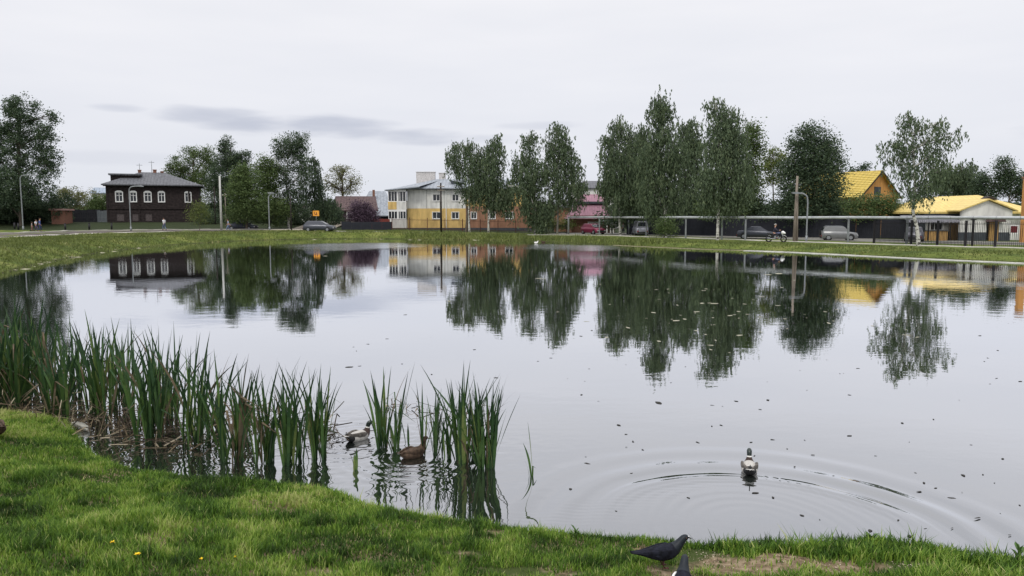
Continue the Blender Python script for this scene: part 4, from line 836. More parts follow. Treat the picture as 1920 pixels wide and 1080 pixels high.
for px, lab in ((34, 'short dark bollard close to the leftmost street lamp'), (122, 'short dark bollard by the small brown shed'), (167, 'short dark bollard before the pale board fence'), (209, 'short dark bollard below the corner of the wooden house')):
    c = copy_tree(t); c['label'] = lab; c.location = at_px(px, 112)
o = at_px(593, 118); t = thing('road_sign', 'orange square sign high on a thin post above the grey wagon', 'sign', o); k = FPX/118
zt = zat(395, 118)-o.z; zb = zat(405, 118)-o.z
MB().tube([(0, .05, -.2), (0, .05, zt)], .035, 6).build('sign_post', M['galv'], t)
pl = MB().bbox(-.5, .5, -.02, .02, zb, zt, .004).build('sign_plate', mat('orange_sign', (.80, .36, .05), .6, .05, 3), t)
MB().box(-.22, .22, -.03, -.022, zb+.2, zb+.3).box(-.3, -.2, -.03, -.022, zb+.3, zt-.2).box(.02, .12, -.03, -.022, zb+.3, zt-.25).build('sign_mark', M['red_paint'], pl)
# overhead wires between poles
wz = zat(345, 104)

# ------------------------------------------------------------------ vehicles
M['tyre'] = mat('tyre', (.018, .018, .018), .9, .2, 5); M['rim'] = mat('rim', (.30, .31, .33), .4, .1, 5, 0, .6); M['lamp_glass'] = mat('lamp_glass', (.55, .55, .55), .2, .1, 5)
M['tail_red'] = mat('tail_red', (.25, .02, .02), .3, .1, 5); M['black_plastic'] = mat('black_plastic', (.03, .03, .033), .6, .2, 4)
def car(label, loc, rz, paint, L=4.2, W=1.66, prof=None, cab=None, wr=.30, cat='car', name='parked_car'):
    """prof: list of (x, z) along the bonnet, belt and tail from front to rear; cab: roof outline (x at belt front, x at roof front, x at roof rear, x at belt rear, belt z, roof z)"""
    t = thing(name, label, cat, loc, rz)
    pm = mat('paint_'+cat, paint, .32, .08, 2, 0, .35, .5)
    n = len(prof); hw = W/2; mb = MB(); zb = .22
    sec = []
    for i, (x, z) in enumerate(prof):
        e = min(1, .80+.20*min(i, n-1-i, 2)/2); w_ = hw*e; zm = zb+(z-zb)*.55
        sec.append([(x, -w_*.93, zb), (x, -w_, zb+.12), (x, -w_, zm), (x, -w_*.96, z-.04), (x, -w_*.86, z), (x, w_*.86, z), (x, w_*.96, z-.04), (x, w_, zm), (x, w_, zb+.12), (x, w_*.93, zb)])
    vs_ = [p for s_ in sec for p in s_]; fs = []
    for i in range(n-1):
        for k_ in range(10): fs.append((i*10+k_, i*10+(k_+1) % 10, (i+1)*10+(k_+1) % 10, (i+1)*10+k_))
    fs += [tuple(range(9, -1, -1)), tuple((n-1)*10+k_ for k_ in range(10))]
    mb.add(vs_, fs, 0, True)
    xf, xrf, xrr, xr, zl_, zr_ = cab; w0, w1 = hw*.90, hw*.74
    A = [(xf, -w0, zl_-.03), (xf, w0, zl_-.03), (xr, w0, zl_-.03), (xr, -w0, zl_-.03), (xrf, -w1, zr_-.05), (xrf, w1, zr_-.05), (xrr, w1, zr_-.05), (xrr, -w1, zr_-.05), (xrf-.12, -w1*.85, zr_), (xrf-.12, w1*.85, zr_), (xrr+.12, w1*.85, zr_), (xrr+.12, -w1*.85, zr_)]
    mb.add(A, [(0, 4, 5, 1), (1, 5, 6, 2), (2, 6, 7, 3), (3, 7, 4, 0), (4, 8, 9, 5), (5, 9, 10, 6), (6, 10, 11, 7), (7, 11, 8, 4), (8, 11, 10, 9)], 0)
    mb.build('body', pm, t)
    def pane(a, b, c, d, off, name='window'):
        a, b, c, d = map(Vector, (a, b, c, d)); nn = (b-a).cross(d-a).normalized()*off; MB().add([a, b, c, d, a+nn, b+nn, c+nn, d+nn], [(4, 5, 6, 7), (0, 1, 5, 4), (1, 2, 6, 5), (2, 3, 7, 6), (3, 0, 4, 7)]).build(name, M['glass'], t)
    def lerp(p, q, f): return tuple(p[i]+(q[i]-p[i])*f for i in range(3))
    for sgn in (-1, 1):
        b0, b1, t0, t1 = (xf, sgn*w0, zl_), (xr, sgn*w0, zl_), (xrf, sgn*w1, zr_-.05), (xrr, sgn*w1, zr_-.05)
        for f0, f1 in ((.06, .36), (.40, .68), (.72, .93)):
            q = [lerp(lerp(b0, b1, f), lerp(t0, t1, f), g_) for f, g_ in ((f0, .08), (f1, .08), (f1, .88), (f0, .88))]
            pane(*(q if sgn < 0 else q[::-1]), .012 if sgn < 0 else .012) if sgn < 0 else pane(*q[::-1], .012)
    q = [lerp((xf, s_*w0, zl_), (xrf, s_*w1, zr_-.05), g_) for s_, g_ in ((-.88, .08), (-.88, .92), (.88, .92), (.88, .08))]; pane(*q[::-1], .012, 'windscreen')
    q = [lerp((xr, s_*w0, zl_), (xrr, s_*w1, zr_-.05), g_) for s_, g_ in ((-.85, .15), (-.85, .9), (.85, .9), (.85, .15))]; pane(*q, .012, 'rear_window')
    xF, xR = prof[0][0], prof[-1][0]
    for x in (xF-.78, xR+.75):
        for s_ in (-1, 1):
            y = s_*(hw-.10); w_ = MB().tube([(x, y-.10, wr), (x, y-.09, wr), (x, y+.10, wr), (x, y+.115*1, wr)] if 1 else [], [wr*.85, wr, wr, wr*.85], 16).build('wheel', M['tyre'], t)
            yy = y+s_*.118; MB().tube([(x, yy-.012, wr), (x, yy+.012, wr)], wr*.6, 12).build('rim', M['rim'], w_)
            MB().tube([(x, y-.06, wr+.05), (x, y+s_*.085, wr+.05)], wr*1.22, 16).build('wheel_arch', M['black_plastic'], t)
    MB().bbox(xF-.10, xF+.07, -hw*.80, hw*.80, .28, .48, .05).build('front_bumper', M['black_plastic'], t); MB().bbox(xR-.07, xR+.1, -hw*.80, hw*.80, .30, .50, .05).build('rear_bumper', M['black_plastic'], t)
    for s_ in (-1, 1):
        MB().bbox(xF-.15, xF+.02, s_*hw*.66-.15, s_*hw*.66+.15, prof[0][1]-.16, prof[0][1]-.02, .03).build('headlight', M['lamp_glass'], t)
        MB().bbox(xR-.02, xR+.10, s_*hw*.70-.10, s_*hw*.70+.10, prof[-1][1]-.30, prof[-1][1]-.06, .03).build('tail_light', M['tail_red'], t)
    MB().box(xF-.30, xF+.045, -hw*.4, hw*.4, prof[0][1]-.17, prof[0][1]-.06).build('grille', M['black_plastic'], t)
    return t
hatch = [(2.05, .62), (1.95, .74), (1.1, .90), (.9, .93), (-.6, .96), (-1.7, .95), (-1.98, .90), (-2.05, .6)]
sedan = [(2.1, .62), (2.0, .72), (1.1, .88), (.8, .92), (-.9, .95), (-1.2, .96), (-2.0, .90), (-2.12, .6)]
suv = [(1.98, .72), (1.90, .90), (1.0, 1.04), (.85, 1.06), (-.6, 1.10), (-1.7, 1.10), (-1.88, 1.05), (-1.95, .7)]
car('dark grey station wagon parked beside the side road before the lilac', at_px(599, 100), R(-3), (.055, .06, .075), prof=hatch, cab=(1.15, .35, -1.5, -1.92, .94, 1.42), cat='car')
car('dark blue car partly behind the white concrete pole and the walking person', at_px(455, 113), R(-6), (.035, .04, .06), prof=sedan, cab=(1.1, .4, -.7, -1.5, .93, 1.36))
car('dark red car parked nose out in front of the pink roofed house', at_px(1112, 103.5)+Vector((0, 0, 0)), R(-62), (.20, .02, .055), prof=hatch, cab=(1.15, .35, -1.4, -1.9, .94, 1.45))
c_ = car('grey sedan standing in the shade behind the motorcycle', at_px(1420, 82.5), R(-20), (.045, .05, .065), prof=sedan, cab=(1.1, .4, -.7, -1.5, .93, 1.38))
j_ = car('silver jeep with a roof rack parked facing right behind the pipe', at_px(1573, 77), R(-14), (.19, .195, .20), L=3.9, prof=suv, cab=(1.05, .55, -1.62, -1.86, 1.08, 1.62), wr=.35)
j_.scale = (.88,)*3
rk = MB()
for s_ in (-1, 1): rk.tube([(.4, s_*.55, 1.62), (.3, s_*.55, 1.68), (-1.4, s_*.55, 1.68), (-1.5, s_*.55, 1.62)], .02, 5)
tag(rk.build('roof_rack', M['galv'], j_)); MB().bbox(-2.1, -1.96, -.28, .28, .6, 1.12, .08).build('spare_wheel', M['tyre'], j_)
car('white rear of a van in deep shade under the birches behind the pipe', at_px(1200, 99), R(90), (.30, .31, .36), prof=suv, cab=(1.05, .8, -1.8, -1.92, 1.08, 1.85), wr=.32, cat='van', name='parked_van')
car('dark car in shade half hidden behind the lone white birch trunk', at_px(1716, 74), R(60), (.09, .09, .11), prof=hatch, cab=(1.15, .35, -1.5, -1.92, .94, 1.44))

# ------------------------------------------------------------------ people: one skinned body, clothes and hair as children
def skin_mesh(name, pts, edges, radii, m, parent, sub=2):
    me = bpy.data.meshes.new(name); me.from_pydata(pts, edges, []); me.materials.append(m); o = bpy.data.objects.new(name, me); col.objects.link(o); o.parent = parent
    s_ = o.modifiers.new('skin', 'SKIN'); s_.use_smooth_shade = True
    if not me.skin_vertices: me.attributes.new('skin', 'FLOAT', 'POINT') if False else None
    lay = me.skin_vertices[0].data if me.skin_vertices else None
    if lay is None:
        bpy.context.view_layer.objects.active = o; bpy.ops.mesh.customdata_skin_add(); lay = me.skin_vertices[0].data
    for i, r in enumerate(radii):
        lay[i].radius = (r, r) if not isinstance(r, tuple) else r; lay[i].use_root = (i == 0)
    ss = o.modifiers.new('sub', 'SUBSURF'); ss.levels = ss.render_levels = sub; return o
def person(label, loc, rz, shirt, trousers, hair=(.03, .02, .015), h=1.72, step=.22, arms=((.1, .0), (-.1, 0)), seated=False, long_sleeve=False, shorts=False, skirt=False, group=None):
    """local frame: faces +x"""
    t = thing('person', label, 'person', loc, rz, group); k = h/1.72
    skin = mat('skin', (.42, .24, .17), .6, .06, 8)
    if seated: hip = Vector((0, 0, .86)); kn = [Vector((.38, .16*s, .84)) for s in (-1, 1)]; an = [Vector((.28, .17*s, .42)) for s in (-1, 1)]; chest = Vector((.12, 0, 1.32))
    else: hip = Vector((0, 0, .93)); kn = [Vector((.10+step*.35*s, .09*s, .50)) for s in (-1, 1)]; an = [Vector((step*s-.03, .09*s, .09)) for s in (-1, 1)]; chest = Vector((.03, 0, 1.32))
    neck = chest+Vector((.02, 0, .17)); head = neck+Vector((.03, 0, .15)); top = head+Vector((0, 0, .09))
    P_ = [hip, hip.lerp(chest, .5), chest, neck, head, top]; E = [(0, 1), (1, 2), (2, 3), (3, 4), (4, 5)]; Rr = [(.13, .11), (.12, .10), (.16, .11), .055, .095, .075]
    for i, s in enumerate((-1, 1)):
        b = len(P_); hj = hip+Vector((0, .09*s, -.06)); P_ += [hj, kn[i], an[i], an[i]+Vector((.15, 0, -.05))]; E += [(0, b), (b, b+1), (b+1, b+2), (b+2, b+3)]; Rr += [.085, .06, .042, .035]
    hands = []
    for i, s in enumerate((-1, 1)):
        b = len(P_); sh = chest+Vector((0, .18*s, .05)); f, out_ = arms[i]
        if seated: elb = sh+Vector((.16, .06*s, -.24)); ha = sh+Vector((.44, .06*s, -.22))
        else: elb = sh+Vector((f*.5-.03, .05*s+out_*s*.3, -.28)); ha = elb+Vector((f+.06, out_*s, -.24))
        fi = ha+(ha-elb).normalized()*.10; P_ += [sh, elb, ha, fi]; E += [(2, b), (b, b+1), (b+1, b+2), (b+2, b+3)]; Rr += [.062, .045, .032, .026]; hands.append((sh, elb, ha, fi))
    sc3 = lambda L_: [tuple(v*k) for v in L_]
    body = skin_mesh('body', sc3(P_), E, [tuple(x*k for x in r) if isinstance(r, tuple) else r*k for r in Rr], skin, t)
    shm = mat('shirt', shirt, .9, .1, 5); q = [hip+Vector((0, 0, .02)), hip.lerp(chest, .5), chest, chest+Vector((.015, 0, .11))]; ee = [(0, 1), (1, 2), (2, 3)]; rr = [(.15, .125), (.14, .12), (.18, .13), .07]
    for (sh, elb, ha, fi) in hands:
        b = len(q); q += [sh, elb if long_sleeve else sh.lerp(elb, .75)]; ee += [(2, b), (b, b+1)]; rr += [.078, .06]
        if long_sleeve: q.append(elb.lerp(ha, .85)); ee.append((b+1, b+2)); rr.append(.045)
    skin_mesh('shirt', sc3(q), ee, [tuple(x*k for x in r) if isinstance(r, tuple) else r*k for r in rr], shm, t)
    tm = mat('trousers', trousers, .9, .1, 5); q = [hip+Vector((0, 0, .06)), hip+Vector((0, 0, -.04))]; ee = [(0, 1)]; rr = [(.145, .12), (.15, .13)]
    for i, s in enumerate((-1, 1)):
        b = len(q); hj = hip+Vector((0, .09*s, -.10)); q += [hj, kn[i]]; ee += [(1, b), (b, b+1)]; rr += [.10, .075]
        if not shorts: q.append(kn[i].lerp(an[i], .92)); ee.append((b+1, b+2)); rr.append(.062)
    skin_mesh('trousers', sc3(q), ee, [tuple(x*k for x in r) if isinstance(r, tuple) else r*k for r in rr], tm, t)
    for i in (0, 1):
        a_ = an[i]; MB().loft([(a_.x-.09, a_.y, a_.z-.05, .03, .03, 0), (a_.x-.04, a_.y, a_.z-.03, .045, .055, 0), (a_.x+.06, a_.y, a_.z-.045, .048, .045, 0), (a_.x+.17, a_.y, a_.z-.065, .035, .022, 0)], 8).build('shoe', M['dark'], t)
    hd = head*k; MB().loft([(hd.x-.11, 0, hd.z-.02, .03, .06, 0), (hd.x-.08, 0, hd.z+.02, .085, .10, 0), (hd.x-.01, 0, hd.z+.06, .10, .085, 0), (hd.x+.06, 0, hd.z+.075, .07, .05, 0), (hd.x+.085, 0, hd.z+.07, .02, .02, 0)], 10).build('hair', mat('hair', hair, .8, .2, 6), t)
    MB().loft([(hd.x+.08, 0, hd.z+.005, .018, .03, 0), (hd.x+.125, 0, hd.z-.01, .010, .012, 0)], 6).build('nose', skin, body)
    for s in (-1, 1): MB().loft([(hd.x+.085, .035*s, hd.z+.025, .014, .010, 0), (hd.x+.098, .035*s, hd.z+.025, .008, .006, 0)], 6).build('eye', M['dark'], body)
    return t
person('person in white top and blue jeans walking past the wooden house', at_px(308, 108), R(160), (.72, .72, .74), (.14, .18, .28), long_sleeve=True, h=1.75)
person('person in a pale blue top walking beside the concrete pole', at_px(428, 107), R(200), (.30, .36, .50), (.16, .2, .30), h=1.66, step=.28, arms=((.15, .05), (-.2, .05)))
person('person in blue jacket, rightmost of the group on the road', at_px(74, 103), R(20), (.07, .10, .30), (.04, .05, .12), long_sleeve=True, h=1.8, step=.15)
person('person in a white shirt, middle of the group on the road', at_px(67, 103.5), R(-10), (.72, .72, .82), (.10, .08, .16), h=1.55, step=.15)
person('small child in grey, leftmost of the group on the road', at_px(59, 103), R(30), (.30, .28, .32), (.25, .12, .12), h=1.2, step=.12)
person('person in dark clothes with a pale cap behind the pipe under the birches', at_px(1168, 103), R(-70), (.30, .31, .33), (.05, .05, .07), h=1.6)

# motorcycle with its rider
mo = thing('motorcycle', 'motorcycle with white front fairing riding right on the far path', 'motorcycle', at_px(1456, 71.5), R(-22))
def torus(mb, c, R0, r, seg=20, s2=6):
    o = len(mb.v)
    for i in range(seg):
        a = 2*math.pi*i/seg
        for j in range(s2):
            b = 2*math.pi*j/s2; rr = R0+r*math.cos(b); mb.v.append((c[0]+rr*math.cos(a), c[1]+r*math.sin(b), c[2]+rr*math.sin(a)))
    for i in range(seg):
        for j in range(s2):
            a0 = o+i*s2+j; a1 = o+i*s2+(j+1) % s2; b0 = o+((i+1) % seg)*s2+j; b1 = o+((i+1) % seg)*s2+(j+1) % s2; mb.f.append((a0, b0, b1, a1)); mb.m.append(0); mb.smooth.append(True)
    return mb
for x in (.68, -.66):
    wl = torus(MB(), (x, 0, .31), .25, .06).build('wheel', M['tyre'], mo); rm = MB().tube([(x, -.05, .31), (x, .05, .31)], .06, 8)
    for a_ in range(6): ca, sa = math.cos(a_*math.pi/3), math.sin(a_*math.pi/3); rm.tube([(x, 0, .31), (x+.2*ca, 0, .31+.2*sa)], .012, 4)
    rm.build('rim', M['rim'], wl)
MB().tube([(-.66, 0, .31), (-.2, 0, .45), (.3, 0, .5), (.45, 0, .85)], .04, 6).tube([(-.55, 0, .75), (-.2, 0, .7), (.45, 0, .85)], .035, 6).build('frame', M['black_metal'], mo)
MB().bbox(-.18, .25, -.14, .14, .3, .62, .05).build('engine', M['rim'], mo)
MB().loft([(.42, 0, .86, .06, .06, 0), (.25, 0, .88, .14, .11, 0), (0, 0, .84, .13, .09, 0), (-.15, 0, .78, .08, .05, 0)]).build('tank', mat('tank_paint', (.10, .11, .2), .3, .1, 3), mo)
MB().loft([(-.1, 0, .79, .10, .05, 0), (-.4, 0, .80, .13, .06, 0), (-.75, 0, .86, .10, .05, 0), (-.85, 0, .88, .04, .03, 0)]).build('seat', M['black_plastic'], mo)
MB().loft([(.45, 0, .9, .12, .14, 0), (.62, 0, .93, .16, .17, 0), (.78, 0, .86, .10, .10, 0), (.84, 0, .84, .04, .05, 0)]).build('front_fairing', M['white'], mo)
MB().tube([(.5, .08, .9), (.68, .09, .31)], .03, 6).build('fork', M['rim'], mo); MB().tube([(.5, -.08, .9), (.68, -.09, .31)], .03, 6).build('fork', M['rim'], mo)
MB().tube([(.36, -.36, 1.06), (.46, -.12, 1.04), (.46, .12, 1.04), (.36, .36, 1.06)], .02, 6).build('handlebar', M['black_metal'], mo)
MB().loft([(.62, 0, .62, .07, .015, 0), (.78, 0, .64, .07, .02, 0), (.93, 0, .56, .06, .015, 0)]).build('mudguard', M['white'], mo)
MB().tube([(.1, -.16, .3), (-.3, -.18, .32), (-.85, -.2, .42)], .045, 7).build('exhaust', M['rim'], mo)
pr = person('rider in dark clothes sitting on the motorcycle on the far path', mo.location+Vector((-.22, .09, 0)), R(-22), (.03, .03, .05), (.04, .04, .06), hair=(.35, .33, .32), seated=True, long_sleeve=True)

# ------------------------------------------------------------------ grass of the near bank
def ell(px, py, rx, ry):
    c = gpt(px, py); a_ = gpt(px+rx, py); b_ = gpt(px, py-ry); return (c.x, c.y, abs(a_.x-c.x), max(.05, abs(b_.y-c.y)))
SOIL = [ell(930, 1000, 22, 5), ell(1410, 1064, 125, 19), ell(1535, 1062, 85, 13), ell(975, 1074, 80, 9), ell(1320, 1045, 45, 14), ell(1560, 1072, 60, 10), ell(1215, 1035, 25, 8), ell(1690, 1062, 60, 9), ell(1830, 1072, 30, 8), ell(880, 1040, 25, 5), ell(1060, 1078, 50, 6), ell(60, 780, 90, 14), ell(600, 1075, 30, 4), ell(1262, 1072, 45, 12), ell(1350, 1054, 80, 15), ell(1480, 1050, 70, 9)]
TUFT = [ell(1480, 1030, 30, 6), ell(1800, 1052, 40, 9), ell(1230, 1008, 45, 14), ell(1420, 1024, 50, 12), ell(1640, 1020, 110, 18), ell(1560, 1020, 50, 14), ell(1890, 1052, 50, 14), ell(1090, 995, 60, 10), ell(1730, 1030, 60, 12), ell(640, 925, 40, 14), ell(900, 968, 50, 10)]
DARK = [ell(390, 1015, 45, 18), ell(230, 985, 60, 12), ell(420, 910, 50, 10), ell(60, 905, 80, 18), ell(110, 850, 60, 9), ell(60, 1010, 90, 20), ell(1130, 1060, 80, 12)]
LIGHT = [ell(380, 885, 110, 9), ell(250, 920, 140, 14), ell(400, 950, 130, 10), ell(50, 812, 60, 12), ell(560, 930, 120, 14), ell(150, 880, 120, 10), ell(800, 1000, 120, 14)]
for _ in range(46):
    px_, py_ = random.uniform(-40, 1250), random.uniform(880, 1079)
    if py_ > 890+(px_*.1): DARK.append(ell(px_, py_, random.uniform(14, 34), random.uniform(5, 12)))
def mask(L_, x, y, soft=.6):
    m = np.zeros_like(x)
    for cx, cy, rx, ry in L_:
        d = ((x-cx)/rx)**2+((y-cy)/ry)**2+1.6*(fbm(x*6, y*6, 21)-.5); m = np.maximum(m, 1-sst(1-soft, 1+soft, d))
    return m
def grass():
    n = 1300000
    y = 3.0+8.6*rng.random(n)**1.15; x = (rng.random(n)*2-1)*(.80*y+1.9); kp = (rng.random(n) < (.80*y+1.9)/9.9); x, y = x[kp], y[kp]
    sd = sdist(x, y); kp = sd > -.04; x, y, sd = x[kp], y[kp], sd[kp]
    soil = mask(SOIL, x, y); soil = np.maximum(soil, .8*(1-sst(.24, .40, fbm(x*2.2, y*2.8, 60)))*(.45+.55*sst(-1, 2.5, x)))
    kp = rng.random(len(x)) > soil*.93; x, y, sd, soil = x[kp], y[kp], sd[kp], soil[kp]
    n = len(x); tuft = mask(TUFT, x, y); dk = mask(DARK, x, y); lt = mask(LIGHT, x, y); big = fbm(x*.9, y*1.3, 11); cl_ = fbm(x*4.5, y*5.5, 33); fine_ = vnoise(x*22, y*22, 50)
    h = (.010+.046*cl_+.016*big)*(1-.15*sst(0, 2, x))*(.5+.95*rng.random(n))*(1-.5*soil)*(1+1.0*tuft)*(1+.55*dk); h *= 1+.8*(1-sst(0, .14, sd))
    long_ = rng.random(n) < .012; h[long_] *= 1.8
    v = .50+.9*(big-.5)+.75*(cl_-.5)+.25*(fine_-.5)+.18*lt-.24*dk+.15*rng.normal(size=n)-.10*tuft
    v = np.where(sst(-1.0, 2.5, x)*rng.random(n) > .2, v-.07, v); v[rng.random(n) < .02] = .97; v = np.clip(v, 0, 1)
    w_ = (.0018+.0016*rng.random(n))*(1+.05*y)*(1+.6*tuft)
    z = terr(x, y, sd); a = rng.random(n)*2*np.pi; lean = h*(.15+.75*rng.random(n)); lx, ly = np.cos(a)*lean, np.sin(a)*lean; b = a+np.pi/2+rng.normal(size=n)*.4; wx, wy = np.cos(b)*w_, np.sin(b)*w_
    B0 = np.stack([x-wx, y-wy, z-.005], 1); B1 = np.stack([x+wx, y+wy, z-.005], 1); M0 = np.stack([x-wx*.8+lx*.35, y-wy*.8+ly*.35, z+h*.58], 1); M1 = np.stack([x+wx*.8+lx*.35, y+wy*.8+ly*.35, z+h*.58], 1); T = np.stack([x+lx, y+ly, z+h], 1)
    V = np.stack([B0, B1, M1, M0, T], 1).reshape(-1, 3)
    me = bpy.data.meshes.new('lawn_grass'); me.vertices.add(len(V)); me.vertices.foreach_set('co', V.reshape(-1).astype(np.float32))
    i = np.arange(n)[:, None]*5; lp = np.concatenate([i+np.array([0, 1, 2, 3]), i+np.array([3, 2, 4])], 1).reshape(-1)
    me.loops.add(len(lp)); me.loops.foreach_set('vertex_index', lp.astype(np.int32)); me.polygons.add(2*n)
    st = (np.arange(n)[:, None]*7+np.array([0, 4])).reshape(-1); tt = np.tile([4, 3], n)
    me.polygons.foreach_set('loop_start', st.astype(np.int32)); me.polygons.foreach_set('loop_total', tt.astype(np.int32)); me.update(calc_edges=True)
    at = me.attributes.new('v', 'FLOAT', 'FACE'); at.data.foreach_set('value', np.repeat(v, 2).astype(np.float32)); me.materials.append(M['grass'])
    o = bpy.data.objects.new('lawn_grass', me); col.objects.link(o); tag(o, 'short green lawn grass covering the near bank', 'grass', kind='stuff'); return n
ng = grass()
# rough grass of the far banks
def far_tufts(n, ymin, ymax, xmin, xmax, dmax, hh, name, label, wd=1.0, only=None, vb=.45):
    x = rng.uniform(xmin, xmax, n); y = rng.uniform(ymin, ymax, n); sd = sdist(x, y); kp = (sd > .02) & (sd < dmax)
    if only is not None: kp &= only(x, y)
    x, y, sd = x[kp], y[kp], sd[kp]; n = len(x); z = terr(x, y, sd); cn = fbm(x*.35, y*.35, 71); h = hh*(.4+rng.random(n))*(.5+1.1*cn); a = rng.random(n)*np.pi; w_ = h*.35*wd
    v = np.clip(vb+.9*(cn-.5)+.14*rng.normal(size=n)+.1*(1-sst(0, 1.2, sd)), 0, 1); dx, dy = np.cos(a)*w_, np.sin(a)*w_; tx, ty = rng.normal(size=n)*h*.5, rng.normal(size=n)*h*.5
    V = np.stack([np.stack([x-dx, y-dy, z-.03], 1), np.stack([x+dx, y+dy, z-.03], 1), np.stack([x+tx, y+ty, z+h], 1)], 1)
    return tag(quads_mesh(name, V, 3, M['far_grass'], None, v), label, 'grass', kind='stuff')
far_tufts(260000, 15, 108, -60, 2, 14, .13, 'rough_grass', 'rough uneven grass on the left and back bank')
far_tufts(70000, 40, 105, 0, 55, 9, .12, 'rough_grass', 'rough mown grass between the right path and the water', vb=.38)
far_tufts(16000, 70, 100, -14, 17, 2.6, .45, 'shore_sedge', 'taller green sedge along the back shoreline before the birches', .35, vb=.35)

# ------------------------------------------------------------------ cattails
def blade_mesh(kind, bend, v, seed):
    r_ = random.Random(seed); seg = 9; vs_ = []; fs = []; pos = Vector((0, 0, 0)); ang = r_.uniform(.0, .05); tw = 0
    for i in range(seg+1):
        t = i/seg; w_ = .0145*(.55+.55*min(1, t*3))*(1-.15*t)*(1 if t < .62 else max(.04, 1-((t-.62)/.38)**1.5))
        c, s = math.cos(tw), math.sin(tw); vs_ += [(pos.x-w_*s, pos.y-w_*c, pos.z), (pos.x, pos.y, pos.z)[:0] or (pos.x+w_*s, pos.y+w_*c, pos.z)]
        ang += bend/seg*(.4+1.2*t)
        if kind == 'kink' and i == 6: ang += r_.uniform(1.5, 2.3)
        pos = pos+Vector((math.sin(ang), 0, math.cos(ang)))/seg; tw += r_.uniform(.02, .12)
    for i in range(seg): fs.append((2*i, 2*i+1, 2*i+3, 2*i+2))
    me = bpy.data.meshes.new('leaf_blade'); me.from_pydata(vs_, [], fs); me.polygons.foreach_set('use_smooth', [True]*len(fs)); at = me.attributes.new('v', 'FLOAT', 'FACE')
    at.data.foreach_set('value', [min(1, max(0, v+.25*math.sin(i*.5))) for i in range(len(fs))]); me.materials.append(M['reed']); return me
M['dead_reed'] = leafmat('dead_reed', [(0, (.02, .016, .012)), (.5, (.07, .052, .034)), (.8, (.17, .13, .08)), (1, (.36, .31, .23))], .1, .8)
BL = [blade_mesh('s', b_, v, i) for i, (b_, v) in enumerate([(.05, .35), (.12, .5), (.3, .3), (.02, .6), (.45, .45), (.15, .2), (.08, .8), (.35, .35), (.6, .5), (.1, .4)])]+[blade_mesh('kink', .1, .45, 31), blade_mesh('kink', .25, .3, 32)]
for i_, (b_, kd_) in enumerate([(.2, 's'), (.7, 's'), (.15, 'kink'), (.3, 'kink'), (.9, 's')]):
    q_ = blade_mesh(kd_, b_, .6, 50+i_); q_.materials.clear(); q_.materials.append(M['dead_reed']); BL.append(q_)
def reed_clump(label, px, py, top_py, nb, halfw_px, depth=.12, spread=.16, name='cattail_clump', group='cattail clumps in the shallows', kinks=.06, zb=0):
    c = wpt(px, py, zb); ppm = FPX/c.y; H = (py-top_py)/ppm*1.02; hw = halfw_px/ppm
    t = thing(name, label, 'reeds', c, 0, group); nbun = max(1, nb//6)
    bun = [(random.uniform(-1, 1)*hw*.72, random.uniform(-depth, depth)) for _ in range(nbun)]
    for i in range(nb):
        bx, by = bun[i % nbun]; o_ = bpy.data.objects.new('leaf_blade', random.choice(BL[12:]) if random.random() < (.14 if px < 520 else .04) else random.choice(BL[10:12]) if random.random() < kinks else random.choice(BL[:10])); col.objects.link(o_); o_.parent = t
        o_.location = (bx+random.gauss(0, .012), by+random.gauss(0, .012), -.06); hh = H*random.choice([random.uniform(.35, .7), random.uniform(.55, .9), random.uniform(.78, 1.0), random.uniform(.6, .85)])
        if i == 0: hh = H
        ws = random.uniform(.7, 1.3)
        o_.scale = (hh, hh*ws if False else ws, hh); az_ = random.uniform(0, 2*math.pi)
        tl = abs(random.gauss(0, spread*1.0))
        o_.rotation_euler = (0, tl, az_) if random.random() < .8 else (random.gauss(0, .1), tl*.5, random.choice([0, math.pi]))
    return t
